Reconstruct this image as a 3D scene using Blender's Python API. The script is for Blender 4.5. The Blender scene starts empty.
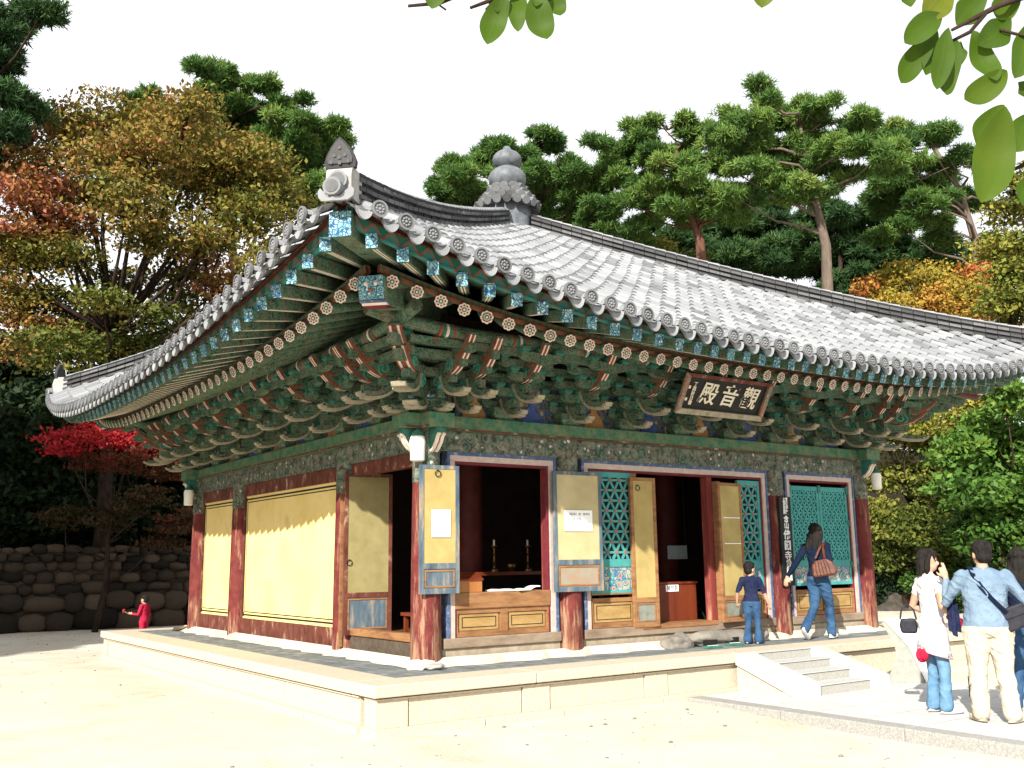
import bpy, bmesh, math, random
import numpy as np
from mathutils import Vector, Matrix
R=math.radians
random.seed(7); rng=np.random.default_rng(7)
scene=bpy.context.scene
col=scene.collection
# ------------------------------------------------------------------ camera
FPX=992.8; YAW,PITCH,ROLL=0.6134,0.1766,-0.0132
CAM=Vector((-5.805,-9.999,1.141))
fw=Vector((math.cos(PITCH)*math.sin(YAW),math.cos(PITCH)*math.cos(YAW),math.sin(PITCH)))
r0=Vector((math.cos(YAW),-math.sin(YAW),0)); u0=r0.cross(fw)
rt=r0*math.cos(ROLL)+u0*math.sin(ROLL); up=-r0*math.sin(ROLL)+u0*math.cos(ROLL)
cd=bpy.data.cameras.new('camera'); cam=bpy.data.objects.new('camera',cd); col.objects.link(cam)
m=Matrix((rt,up,-fw)).transposed().to_4x4(); m.translation=CAM; cam.matrix_world=m
cd.sensor_width=36; cd.lens=FPX/1024*36; cd.clip_start=.05; cd.clip_end=2000
scene.camera=cam
def at(px,py,depth):
    """a point of the place at a given distance in front of the viewer"""
    return CAM+(fw+rt*((px-512)/FPX)-up*((py-384)/FPX))*depth
GZ=-.478          # court level; platform top is z=0
HS=4.0178; S=2*HS # half side / side of the hall
# ------------------------------------------------------------------ materials
def new_mat(name):
    m=bpy.data.materials.new(name); m.use_nodes=True; nt=m.node_tree
    for n in list(nt.nodes):
        if n.type!='OUTPUT_MATERIAL': nt.nodes.remove(n)
    return m,nt,nt.nodes['Material Output']
def N(nt,t,**k):
    n=nt.nodes.new(t)
    for a,b in k.items():
        if a in n.inputs.keys(): n.inputs[a].default_value=b
        else: setattr(n,a,b)
    return n
def ramp(nt,stops,interp='LINEAR'):
    n=nt.nodes.new('ShaderNodeValToRGB'); e=n.color_ramp.elements; n.color_ramp.interpolation=interp
    while len(e)<len(stops): e.new(.5)
    for i,(p,c) in enumerate(stops): e[i].position=p; e[i].color=tuple(c)+(1,) if len(c)==3 else c
    return n
def mixc(nt,f,a,b,mode='MIX'):
    n=nt.nodes.new('ShaderNodeMix'); n.data_type='RGBA'; n.blend_type=mode
    L=nt.links
    for s,v in ((n.inputs['Factor'],f),(n.inputs['A'],a),(n.inputs['B'],b)):
        if isinstance(v,(int,float)): s.default_value=v
        elif isinstance(v,(tuple,list)): s.default_value=tuple(v)+(1,)
        else: L.new(v,s)
    return n.outputs['Result']
def math_(nt,op,a,b=0,c=0):
    n=nt.nodes.new('ShaderNodeMath'); n.operation=op
    for s,v in zip(n.inputs,(a,b,c)):
        if isinstance(v,(int,float)): s.default_value=v
        else: nt.links.new(v,s)
    return n.outputs[0]
def objco(nt,rand=False,scale=(1,1,1)):
    tc=N(nt,'ShaderNodeTexCoord'); mp=N(nt,'ShaderNodeMapping'); mp.inputs['Scale'].default_value=scale
    nt.links.new(tc.outputs['Object'],mp.inputs['Vector'])
    if rand:
        oi=N(nt,'ShaderNodeObjectInfo'); cx=N(nt,'ShaderNodeCombineXYZ')
        for i,s in enumerate((13.,37.,71.)): nt.links.new(math_(nt,'MULTIPLY',oi.outputs['Random'],s),cx.inputs[i])
        nt.links.new(cx.outputs[0],mp.inputs['Location'])
    return mp.outputs[0]
def uvco(nt,scale=(1,1,1)):
    tc=N(nt,'ShaderNodeTexCoord'); mp=N(nt,'ShaderNodeMapping'); mp.inputs['Scale'].default_value=scale
    nt.links.new(tc.outputs['UV'],mp.inputs['Vector']); return mp.outputs[0]
def noise(nt,vec,scale,detail=4,rough=.6,dist=0):
    n=N(nt,'ShaderNodeTexNoise'); n.inputs['Scale'].default_value=scale; n.inputs['Detail'].default_value=detail
    n.inputs['Roughness'].default_value=rough; n.inputs['Distortion'].default_value=dist
    nt.links.new(vec,n.inputs['Vector']); return n.outputs[0]
def finish(nt,out,colr,rough=.7,bump=None,bstr=.3,bdist=.01,spec=.3,transl=0,metal=0):
    b=N(nt,'ShaderNodeBsdfPrincipled'); L=nt.links
    if isinstance(colr,(tuple,list)): b.inputs['Base Color'].default_value=tuple(colr)+(1,)
    else: L.new(colr,b.inputs['Base Color'])
    b.inputs['Roughness'].default_value=rough; b.inputs['Specular IOR Level'].default_value=spec; b.inputs['Metallic'].default_value=metal
    if bump is not None:
        bp=N(nt,'ShaderNodeBump'); bp.inputs['Strength'].default_value=bstr; bp.inputs['Distance'].default_value=bdist
        L.new(bump,bp.inputs['Height']); L.new(bp.outputs[0],b.inputs['Normal'])
    sh=b.outputs[0]
    if transl:
        t=N(nt,'ShaderNodeBsdfTranslucent')
        if isinstance(colr,(tuple,list)): t.inputs[0].default_value=tuple(colr)+(1,)
        else: L.new(colr,t.inputs[0])
        mx=N(nt,'ShaderNodeMixShader'); mx.inputs[0].default_value=transl
        L.new(b.outputs[0],mx.inputs[1]); L.new(t.outputs[0],mx.inputs[2]); sh=mx.outputs[0]
    L.new(sh,out.inputs['Surface'])
def basic(name,c1,c2,scale=6,rough=.75,bstr=.25,bdist=.01,detail=6,rand=False,c3=None,stretch=(1,1,1),spec=.25,lo=.35,hi=.65,metal=0):
    m,nt,out=new_mat(name); v=objco(nt,rand,stretch)
    n=noise(nt,v,scale,detail,.65)
    st=[(lo,c1),(hi,c2)]
    if c3: st.append((min(.99,hi+.12),c3))
    rp=ramp(nt,st); nt.links.new(n,rp.inputs[0])
    finish(nt,out,rp.outputs[0],rough,n,bstr,bdist,spec,metal=metal); return m
def tonemat(name,stops,rough=.8,transl=0,nscale=0,rand=0.0,bstr=.2,namt=.25,spec=.2,fine=0):
    """colour from the per-face 'tone' attribute"""
    m,nt,out=new_mat(name)
    a=N(nt,'ShaderNodeAttribute'); a.attribute_name='tone'; f=a.outputs['Fac']; bn=None
    if nscale:
        bn=noise(nt,objco(nt),nscale,5,.65)
        f=math_(nt,'ADD',f,math_(nt,'MULTIPLY',math_(nt,'SUBTRACT',bn,.5),namt))
    if rand:
        oi=N(nt,'ShaderNodeObjectInfo'); f=math_(nt,'ADD',f,math_(nt,'MULTIPLY',math_(nt,'SUBTRACT',oi.outputs['Random'],.5),rand))
    rp=ramp(nt,stops); nt.links.new(f,rp.inputs[0]); c=rp.outputs[0]
    finish(nt,out,c,rough,bn,bstr,.01,spec,transl); return m
def painted(name,ground,ground2,lines,dots,vs=14,lw=.07,uv=False,faded=(.4,.36,.26),wear=.12,rand=False,dotsz=.18,red=None):
    """dancheong: interlaced lines and dots over a ground colour, worn in places"""
    m,nt,out=new_mat(name); v=uvco(nt) if uv else objco(nt,rand)
    L=nt.links
    nz=N(nt,'ShaderNodeTexNoise'); nz.inputs['Scale'].default_value=5; L.new(v,nz.inputs['Vector'])
    vm=N(nt,'ShaderNodeVectorMath',operation='MULTIPLY_ADD'); L.new(nz.outputs['Color'],vm.inputs[0]); vm.inputs[1].default_value=(.09,.09,.09); L.new(v,vm.inputs[2])
    vd=N(nt,'ShaderNodeTexVoronoi',feature='DISTANCE_TO_EDGE'); vd.inputs['Scale'].default_value=vs; L.new(vm.outputs[0],vd.inputs['Vector'])
    v1=N(nt,'ShaderNodeTexVoronoi',feature='F1'); v1.inputs['Scale'].default_value=vs; L.new(vm.outputs[0],v1.inputs['Vector'])
    g=ramp(nt,[(.4,ground),(.6,ground2)]); L.new(noise(nt,v,7,3),g.inputs[0]); c=g.outputs[0]
    if red:
        rr=ramp(nt,[(.56,(0,0,0)),(.60,(1,1,1))]); L.new(noise(nt,v,11,2),rr.inputs[0]); c=mixc(nt,rr.outputs[0],c,red)
    ring=math_(nt,'ABSOLUTE',math_(nt,'SUBTRACT',v1.outputs['Distance'],.36)); c=mixc(nt,math_(nt,'LESS_THAN',ring,.05),c,lines)
    c=mixc(nt,math_(nt,'LESS_THAN',vd.outputs['Distance'],lw),c,lines)
    c=mixc(nt,math_(nt,'LESS_THAN',v1.outputs['Distance'],dotsz),c,dots)
    w=ramp(nt,[(.60-wear,(0,0,0)),(.66,(1,1,1))]); L.new(noise(nt,v,9,8,.75),w.inputs[0])
    c=mixc(nt,math_(nt,'MULTIPLY',w.outputs[0],.55),c,faded)
    finish(nt,out,c,.75,noise(nt,v,30,4),.25,.004,.2); return m
M={}
M['green']=painted('green_paint',(.008,.032,.018),(.014,.055,.028),(.055,.17,.105),(.16,.28,.20),vs=13,lw=.06,faded=(.22,.22,.16),wear=.24,rand=True,red=(.11,.03,.018),dotsz=.12)
M['beam']=painted('green_beam_paint',(.03,.085,.045),(.055,.13,.065),(.025,.17,.12),(.12,.24,.16),vs=22,lw=.05,faded=(.27,.21,.10),wear=.18,dotsz=.1)
M['floral']=painted('faded_floral_paint',(.10,.11,.08),(.045,.11,.075),(.03,.035,.03),(.50,.50,.44),vs=8,lw=.05,faded=(.34,.32,.26),wear=.16,red=(.13,.09,.065),dotsz=.14)
M['teal']=basic('teal_paint',(.04,.23,.225),(.07,.31,.30),5,.7,.15)
M['tealdark']=basic('dark_teal_paint',(.025,.11,.08),(.05,.18,.135),9,.7,.2)
M['cyanend']=painted('rafter_end_paint',(.13,.30,.30),(.24,.42,.42),(.02,.07,.17),(.55,.62,.56),vs=19,lw=.07,rand=True,wear=.02,dotsz=.2)
M['red']=basic('worn_red_paint',(.12,.018,.018),(.20,.040,.034),5,.8,.5,.006,c3=(.36,.20,.13),stretch=(1,1,.22),hi=.57)
m_,nt,out=new_mat('pillar_paint_worn_at_foot'); v=objco(nt); sp_=N(nt,'ShaderNodeSeparateXYZ'); nt.links.new(v,sp_.inputs[0])
vs_=objco(nt,False,(1,1,.13)); nz_=noise(nt,vs_,14,7,.7); foot=math_(nt,'MULTIPLY',math_(nt,'SUBTRACT',.48,sp_.outputs[2]),.22)
w_=ramp(nt,[(.50,(0,0,0)),(.60,(1,1,1))]); nt.links.new(math_(nt,'ADD',nz_,math_(nt,'MAXIMUM',foot,-.03)),w_.inputs[0])
rd_=ramp(nt,[(.35,(.085,.014,.015)),(.65,(.15,.032,.028))]); nt.links.new(noise(nt,v,6,6),rd_.inputs[0])
wd_=ramp(nt,[(.4,(.15,.06,.04)),(.6,(.30,.18,.11))]); nt.links.new(noise(nt,vs_,25,5),wd_.inputs[0])
finish(nt,out,mixc(nt,w_.outputs[0],rd_.outputs[0],wd_.outputs[0]),.8,nz_,.5,.008,.2); M['redcol']=m_
M['redbrown']=basic('brown_red_board',(.07,.018,.012),(.14,.045,.03),8,.8,.3,.006,c3=(.38,.28,.18),stretch=(1,1,.5),hi=.58)
M['wood']=basic('old_wood',(.17,.075,.032),(.29,.15,.065),12,.75,.35,.006,c3=(.2,.09,.04),stretch=(.25,.25,1.2),hi=.6)
M['woodh']=basic('honey_wood_panel',(.27,.165,.055),(.38,.25,.10),9,.7,.2,.004,c3=(.34,.17,.05),stretch=(.5,.5,1))
M['bluewood']=basic('faded_blue_wood',(.045,.07,.10),(.10,.14,.17),10,.85,.6,.006,c3=(.30,.22,.14),stretch=(1,1,.2),hi=.55)
M['greywood']=basic('grey_green_wood',(.15,.165,.14),(.24,.25,.21),10,.85,.5,.006,c3=(.22,.13,.07))
M['blue']=basic('blue_line_paint',(.04,.07,.15),(.08,.12,.21),14,.7,.15,c3=(.30,.31,.34),hi=.56)
M['pink']=basic('pale_pink_paint',(.40,.31,.28),(.50,.41,.37),14,.75,.15,c3=(.62,.56,.52))
M['magenta']=basic('deep_red_edge',(.10,.012,.018),(.15,.022,.028),10)
M['orange']=basic('orange_paint',(.17,.045,.025),(.27,.09,.05),12,rand=True)
M['tealline']=basic('bright_teal_scroll',(.04,.24,.17),(.08,.34,.25),12,rand=True)
M['paleearth']=basic('pale_plastered_footing',(.26,.21,.15),(.38,.32,.24),7,.9,.5,.01)
M['sillwood']=basic('grey_worn_sill_wood',(.17,.12,.085),(.28,.22,.16),9,.9,.6,.01,c3=(.14,.05,.035),stretch=(.3,.3,1))
M['fadedpanel']=basic('faded_painted_panel',(.30,.19,.12),(.26,.25,.20),7,.85,.4,c3=(.12,.16,.18))
M['cream']=basic('cream_line',(.62,.50,.42),(.72,.62,.54),12)
M['beige']=basic('grey_beige_worn_paint',(.2,.18,.13),(.36,.31,.22),14,.8,.3,.004,c3=(.06,.22,.17),rand=True,hi=.58)
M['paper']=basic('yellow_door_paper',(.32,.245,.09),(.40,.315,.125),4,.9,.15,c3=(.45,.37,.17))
M['paper3']=basic('olive_shaded_door_paper',(.22,.19,.08),(.28,.24,.11),5,.85,.1)  # darker copy of the door paper; shade on the leaf is in the colour
M['paper2']=basic('faded_door_paper',(.38,.32,.17),(.45,.39,.22),3,.85,.1)
M['yellow']=basic('ochre_plaster',(.70,.53,.19),(.78,.62,.26),1.6,.95,.35,.006,8,c3=(.62,.47,.19),hi=.58)
M['black']=basic('black_line',(.006,.006,.006),(.014,.014,.013),10,.6)
M['floorwood']=basic('dark_floor_boards',(.06,.03,.015),(.10,.05,.025),8)
M['inred']=basic('dimmed_red_pillar_paint',(.07,.010,.008),(.11,.02,.015),5,.6,.1)  # inner pillars coloured darker so the indoor dimness is in the paint
M['dark']=basic('dark_interior',(.02,.012,.009),(.035,.02,.015),3,.9)  # walls and ceiling near black, indoor gloom put into the colour
M['stepstone']=basic('weathered_step_stone',(.13,.12,.105),(.22,.20,.17),5,.95,.6,.01,c3=(.3,.26,.2))
M['kerbstone']=basic('speckled_kerb_granite',(.20,.198,.19),(.31,.305,.29),55,.9,.4,.004,c3=(.33,.32,.29),hi=.58)
M['capstone']=basic('grey_cap_granite',(.36,.365,.36),(.45,.455,.445),30,.9,.3,.004,c3=(.28,.27,.25),hi=.6)
M['standstone']=basic('stand_stone',(.24,.245,.215),(.31,.31,.28),14,.9,.3)  # greyer than the slope, so the less sunlit sides differ by colour
M['plastermask']=basic('white_plaster',(.26,.255,.24),(.36,.355,.33),10,.85,.3)
M['white']=basic('white_plastic',(.74,.76,.74),(.82,.82,.8),8,.5,.05)
M['notice']=basic('notice_paper',(.78,.8,.8),(.84,.85,.84),8,.6,.02)
M['ink']=basic('notice_ink',(.05,.06,.09),(.1,.1,.12),20)
M['inkblue']=basic('blue_notice_ink',(.18,.3,.4),(.25,.4,.5),20)
M['graytile']=tonemat('roof_tile',[(0,(.035,.037,.04)),(.2,(.11,.115,.12)),(.42,(.165,.175,.19)),(.8,(.245,.255,.27)),(1,(.32,.32,.305))],.8,0,9,bstr=.5,namt=.42)
M['darktile']=tonemat('dark_ridge_tile',[(0,(.018,.018,.02)),(.5,(.085,.087,.092)),(1,(.33,.33,.32))],.75,0,25,bstr=.35,namt=.25)
M['finial']=basic('grey_ceramic',(.07,.08,.095),(.15,.165,.18),8,.5,.3,.006,c3=(.38,.38,.36))
M['granite']=basic('pale_granite',(.42,.36,.275),(.52,.46,.36),28,.9,.4,.004,c3=(.33,.27,.20),hi=.6)
M['granite2']=basic('white_granite_flags',(.47,.47,.455),(.57,.57,.55),18,.9,.3,.004,c3=(.38,.38,.36),hi=.62)
M['granitegrey']=basic('grey_granite',(.27,.265,.24),(.37,.36,.33),40,.85,.25,.004)
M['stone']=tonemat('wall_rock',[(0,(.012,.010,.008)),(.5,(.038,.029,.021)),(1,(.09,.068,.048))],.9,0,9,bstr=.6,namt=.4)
M['darkrock']=basic('dark_rock',(.03,.027,.022),(.07,.06,.05),6,.95,.6)
M['mortar']=basic('earth_mortar',(.06,.045,.034),(.10,.078,.056),12,.95,.4)
M['bark']=basic('bark',(.022,.015,.012),(.05,.035,.026),8,.9,.8,.03,stretch=(1,1,.3),rand=True,spec=.05)
M['redbark']=basic('red_pine_bark',(.09,.04,.025),(.16,.08,.055),7,.9,.8,.03,stretch=(1,1,.4),c3=(.10,.06,.05),hi=.6)
M['greybark']=basic('grey_pine_bark',(.09,.07,.055),(.16,.125,.10),7,.9,.8,.03,stretch=(1,1,.3))
M['brass']=basic('brass',(.12,.075,.03),(.2,.13,.05),10,.45,.05,metal=.9)
M['varnish']=basic('varnished_wood',(.10,.018,.007),(.15,.032,.011),5,.4,.05,stretch=(1,1,.2))
M['orangewood']=basic('orange_box_wood',(.27,.10,.025),(.36,.15,.045),5,.5,.05,stretch=(1,1,.3))
M['purple']=basic('purple_cloth',(.12,.03,.3),(.2,.06,.42),6,.7,.1)
def strip_mat(name,bg,line,freq,bg2):
    m,nt,out=new_mat(name); uv=N(nt,'ShaderNodeUVMap'); sp=N(nt,'ShaderNodeSeparateXYZ'); nt.links.new(uv.outputs[0],sp.inputs[0])
    fr=math_(nt,'FRACT',math_(nt,'MULTIPLY',sp.outputs[0],freq)); tri=math_(nt,'MULTIPLY',math_(nt,'ABSOLUTE',math_(nt,'SUBTRACT',fr,.5)),2)
    d=math_(nt,'ABSOLUTE',math_(nt,'SUBTRACT',tri,sp.outputs[1]))
    side=math_(nt,'GREATER_THAN',tri,sp.outputs[1])
    c=mixc(nt,side,bg,bg2); c=mixc(nt,math_(nt,'LESS_THAN',d,.17),c,line)
    v=objco(nt); w=ramp(nt,[(.5,(0,0,0)),(.7,(1,1,1))]); nt.links.new(noise(nt,v,12,6),w.inputs[0])
    c=mixc(nt,math_(nt,'MULTIPLY',w.outputs[0],.5),c,(.10,.09,.05))
    finish(nt,out,c,.8,noise(nt,v,30),.2); return m
M['zigzag']=strip_mat('zigzag_painted_board',(.015,.12,.085),(.22,.10,.07),5.2,(.03,.20,.19))
M['diamond']=strip_mat('small_pattern_painted_board',(.02,.09,.05),(.20,.055,.03),12,(.16,.06,.03))
# ------------------------------------------------------------------ mesh builder
class MB:
    def __init__(s,tf=None): s.V=[];s.F=[];s.MI=[];s.T=[];s.UV=[];s.tf=tf;s.m=0;s.t=.5
    def v(s,p):
        if s.tf: p=s.tf(*p)
        s.V.append(tuple(p)); return len(s.V)-1
    def f(s,idx,uv=None,m=None,t=None):
        s.F.append(idx); s.MI.append(s.m if m is None else m); s.T.append(s.t if t is None else t); s.UV.append(uv)
    def quad(s,a,b,c,d,uv=None): s.f([s.v(a),s.v(b),s.v(c),s.v(d)],uv)
    def box(s,x0,x1,y0,y1,z0,z1,m=None):
        if m is not None: s.m=m
        i=[s.v(p) for p in ((x0,y0,z0),(x1,y0,z0),(x1,y1,z0),(x0,y1,z0),(x0,y0,z1),(x1,y0,z1),(x1,y1,z1),(x0,y1,z1))]
        h=z1-z0
        for f,uv in (((0,1,5,4),((x0,0),(x1,0),(x1,h),(x0,h))),((2,3,7,6),((x1,0),(x0,0),(x0,h),(x1,h))),((1,2,6,5),((y0,0),(y1,0),(y1,h),(y0,h))),
                     ((3,0,4,7),((y1,0),(y0,0),(y0,h),(y1,h))),((4,5,6,7),((x0,y0),(x1,y0),(x1,y1),(x0,y1))),((3,2,1,0),((x0,y1),(x1,y1),(x1,y0),(x0,y0)))):
            s.f([i[k] for k in f],uv)
    def ebox(s,p,q,side,upv,w,h):
        """box from p to q, width w along side, height h along upv, centred"""
        p=Vector(p);q=Vector(q);a=Vector(side).normalized()*w/2;b=Vector(upv).normalized()*h/2
        i=[s.v(x) for x in (p-a-b,p+a-b,p+a+b,p-a+b,q-a-b,q+a-b,q+a+b,q-a+b)]
        L=(q-p).length
        for f,uv in (((0,1,2,3),((0,0),(w,0),(w,h),(0,h))),((7,6,5,4),((0,0),(w,0),(w,h),(0,h))),((0,4,5,1),((0,0),(L,0),(L,w),(0,w))),((1,5,6,2),((0,0),(L,0),(L,h),(0,h))),
                     ((2,6,7,3),((0,0),(L,0),(L,w),(0,w))),((3,7,4,0),((0,0),(L,0),(L,h),(0,h)))): s.f([i[k] for k in f],uv)
    def extr(s,poly,fn,a0,a1,mside=None,mcap=None):
        n=len(poly); A=[s.v(fn(p,q,a0)) for p,q in poly]; B=[s.v(fn(p,q,a1)) for p,q in poly]
        if mcap is not None: s.m=mcap
        s.f(A[::-1]); s.f(B)
        for k in range(n):
            j=(k+1)%n; mm=mside(k) if callable(mside) else mside
            s.f([A[k],A[j],B[j],B[k]],None,mm)
    def ribbon(s,pts,hw,fn,a0,a1,m=None):
        """curved bar: centre line pts in (p,q), half widths hw, thick from a0 to a1"""
        n=len(pts);T=[];Bm=[]
        for k in range(n):
            a=pts[max(0,k-1)];b=pts[min(n-1,k+1)]; dx,dy=b[0]-a[0],b[1]-a[1];l=math.hypot(dx,dy) or 1
            nx,ny=-dy/l,dx/l; h=hw[k] if isinstance(hw,(list,tuple)) else hw
            T.append((pts[k][0]+nx*h,pts[k][1]+ny*h)); Bm.append((pts[k][0]-nx*h,pts[k][1]-ny*h))
        a=[[s.v(fn(p,q,w)) for p,q in L] for L in (T,Bm) for w in (a0,a1)]
        if m is not None: s.m=m
        t0,t1,b0,b1=a
        for k in range(n-1):
            s.f([t0[k],t0[k+1],t1[k+1],t1[k]]);s.f([b0[k],b1[k],b1[k+1],b0[k+1]])
            s.f([t0[k],b0[k],b0[k+1],t0[k+1]]);s.f([t1[k],t1[k+1],b1[k+1],b1[k]])
        s.f([t0[0],t1[0],b1[0],b0[0]]);s.f([t0[-1],b0[-1],b1[-1],t1[-1]])
    def tube(s,pts,rad,n=8,cap=True,ell=None):
        pts=[Vector(p) for p in pts]; rings=[]
        if not isinstance(rad,(list,tuple)): rad=[rad]*len(pts)
        ref=None
        for k,p in enumerate(pts):
            d=(pts[min(k+1,len(pts)-1)]-pts[max(k-1,0)])
            if d.length<1e-9: d=Vector((0,0,1))
            d.normalize()
            if ref is None: ref=d.orthogonal().normalized()
            x=(ref-d*ref.dot(d)); x=x.normalized() if x.length>1e-6 else d.orthogonal().normalized(); y=d.cross(x); ref=x
            rings.append([s.v(p+x*rad[k]*math.cos(2*math.pi*j/n)+y*rad[k]*math.sin(2*math.pi*j/n)) for j in range(n)])
        for a,b in zip(rings,rings[1:]):
            for j in range(n): s.f([a[j],a[(j+1)%n],b[(j+1)%n],b[j]])
        if cap: s.f(rings[0][::-1]); s.f(rings[-1])
    def lathe(s,prof,c=(0,0,0),n=16,cap=True,sx=1,sy=1):
        rings=[[s.v((c[0]+r*sx*math.cos(2*math.pi*j/n),c[1]+r*sy*math.sin(2*math.pi*j/n),c[2]+z)) for j in range(n)] for r,z in prof]
        for a,b in zip(rings,rings[1:]):
            for j in range(n): s.f([a[j],a[(j+1)%n],b[(j+1)%n],b[j]])
        if cap: s.f(rings[0][::-1]); s.f(rings[-1])
    def ell(s,c,r,n=12,k=8,rot=None):
        rings=[]
        for i in range(1,k):
            a=math.pi*i/k-math.pi/2
            ring=[]
            for j in range(n):
                b=2*math.pi*j/n; p=Vector((r[0]*math.cos(a)*math.cos(b),r[1]*math.cos(a)*math.sin(b),r[2]*math.sin(a)))
                if rot: p=rot@p
                ring.append(s.v(Vector(c)+p))
            rings.append(ring)
        lo=Vector((0,0,-r[2]));hi=Vector((0,0,r[2]))
        if rot: lo=rot@lo;hi=rot@hi
        lo=s.v(Vector(c)+lo);hi=s.v(Vector(c)+hi)
        for a,b in zip(rings,rings[1:]):
            for j in range(n): s.f([a[j],a[(j+1)%n],b[(j+1)%n],b[j]])
        for j in range(n): s.f([lo,rings[0][(j+1)%n],rings[0][j]]); s.f([hi,rings[-1][j],rings[-1][(j+1)%n]])
    def build(s,name,mats,parent=None,loc=None,smooth=False,bevel=0,fix=True,rotz=0):
        me=bpy.data.meshes.new(name)
        off=Vector((0,0,0))
        if parent is not None and loc is None: off=parent.matrix_world.translation if not parent.parent else parent.parent.location+parent.location
        if loc is not None: off=Vector(loc)
        inv=Matrix.Rotation(-rotz,3,'Z') if rotz else None
        V=[tuple((inv@(Vector(v)-off)) if inv else Vector(v)-off) for v in s.V]
        me.from_pydata(V,[],s.F)
        for mt in (mats if isinstance(mats,(list,tuple)) else [mats]): me.materials.append(M[mt] if isinstance(mt,str) else mt)
        me.polygons.foreach_set('material_index',s.MI)
        at_=me.attributes.new('tone','FLOAT','FACE'); at_.data.foreach_set('value',s.T)
        if any(u is not None for u in s.UV):
            uv=me.uv_layers.new(name='UVMap'); k=0; buf=[]
            for f,u in zip(s.F,s.UV): buf+= [c for p in (u if u is not None else [(0,0)]*len(f)) for c in p]
            uv.data.foreach_set('uv',buf)
        if fix:
            bm=bmesh.new(); bm.from_mesh(me); bmesh.ops.recalc_face_normals(bm,faces=bm.faces); bm.to_mesh(me); bm.free()
        if smooth:
            me.polygons.foreach_set('use_smooth',[True]*len(me.polygons))
            if smooth=='auto':
                try: me.set_sharp_from_angle(angle=R(40))
                except Exception: pass
        o=bpy.data.objects.new(name,me); col.objects.link(o)
        if parent is not None: o.parent=parent
        if parent is None and loc is not None: o.location=off
        if rotz and parent is None: o.rotation_euler=(0,0,rotz)
        if bevel:
            b=o.modifiers.new('bevel','BEVEL'); b.width=bevel; b.segments=2; b.limit_method='ANGLE'; b.angle_limit=R(50)
        return o
def tag(o,label=None,cat=None,group=None,kind=None):
    for k,v in (('label',label),('category',cat),('group',group),('kind',kind)):
        if v: o[k]=v
    return o
def thing(name,label,cat,loc=(0,0,0),group=None,kind=None):
    o=bpy.data.objects.new(name,None); col.objects.link(o); o.location=loc; o.empty_display_size=.2
    o.matrix_world=Matrix.Translation(loc)
    return tag(o,label,cat,group,kind)
def face_tf(k):
    if k==0: return lambda u,w,z:(u,-w,z)          # front
    if k==1: return lambda u,w,z:(-w,u,z)          # left side
    if k==2: return lambda u,w,z:(u,S+w,z)         # back
    return lambda u,w,z:(S+w,u,z)                  # right side
# ------------------------------------------------------------------ sky and sun
wd=bpy.data.worlds.new('World'); scene.world=wd; wd.use_nodes=True; nt=wd.node_tree
bg=nt.nodes['Background']; sky=nt.nodes.new('ShaderNodeTexSky'); sky.sky_type='NISHITA'; sky.sun_disc=False
HEAD=R(55.5); EL=R(30)
sky.sun_elevation=EL; sky.sun_rotation=HEAD+math.pi; sky.dust_density=4; sky.air_density=1
tc=nt.nodes.new('ShaderNodeTexCoord'); cn=nt.nodes.new('ShaderNodeTexNoise'); cn.inputs['Scale'].default_value=1.6; cn.inputs['Detail'].default_value=5
nt.links.new(tc.outputs['Generated'],cn.inputs['Vector'])
cr=nt.nodes.new('ShaderNodeValToRGB'); cr.color_ramp.elements[0].position=.25; cr.color_ramp.elements[0].color=(.7,.7,.7,1); cr.color_ramp.elements[1].position=.7; cr.color_ramp.elements[1].color=(.95,.95,.95,1)
nt.links.new(cn.outputs[0],cr.inputs[0])
mx=nt.nodes.new('ShaderNodeMix'); mx.data_type='RGBA'; nt.links.new(cr.outputs[0],mx.inputs['Factor']); nt.links.new(sky.outputs[0],mx.inputs['A']); mx.inputs['B'].default_value=(8.6,8.7,8.9,1)
nt.links.new(mx.outputs['Result'],bg.inputs[0]); bg.inputs[1].default_value=.082
sd=bpy.data.lights.new('sun','SUN'); sd.energy=5.0; sd.angle=R(.6); sd.color=(1,.94,.84)
so=bpy.data.objects.new('sun',sd); col.objects.link(so)
sdir=Vector((math.sin(HEAD)*math.cos(EL),math.cos(HEAD)*math.cos(EL),-math.sin(EL)))
so.rotation_euler=sdir.to_track_quat('-Z','Y').to_euler()
vs=scene.view_settings; vs.view_transform='Standard'; vs.look='None'; vs.exposure=1.0; vs.gamma=1
scene.render.engine='CYCLES'; scene.cycles.max_bounces=5; scene.cycles.diffuse_bounces=3; scene.cycles.glossy_bounces=2; scene.cycles.transparent_max_bounces=6
# ------------------------------------------------------------------ ground
def grid(name,xs,ys,hf,mat,kind='structure'):
    V=[(x,y,hf(x,y)) for y in ys for x in xs]; nx=len(xs); F=[(j*nx+i,j*nx+i+1,(j+1)*nx+i+1,(j+1)*nx+i) for j in range(len(ys)-1) for i in range(nx-1)]
    me=bpy.data.meshes.new(name); me.from_pydata(V,[],F); me.materials.append(mat); me.polygons.foreach_set('use_smooth',[True]*len(F))
    o=bpy.data.objects.new(name,me); col.objects.link(o); o['kind']=kind; return o
m_,nt,out=new_mat('sandy_court'); v=objco(nt)
n1=noise(nt,v,.9,8,.7,.6); n2=noise(nt,v,38,6,.75)
rp=ramp(nt,[(.36,(.60,.57,.495)),(.54,(.565,.52,.435)),(.66,(.50,.44,.345)),(.80,(.42,.35,.26))]); nt.links.new(n1,rp.inputs[0])
rp2=ramp(nt,[(.35,(.62,.58,.52)),(.6,(1,1,1))]); nt.links.new(n2,rp2.inputs[0])
vv=N(nt,'ShaderNodeTexVoronoi',feature='F1'); vv.inputs['Scale'].default_value=9; nt.links.new(v,vv.inputs['Vector'])
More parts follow.
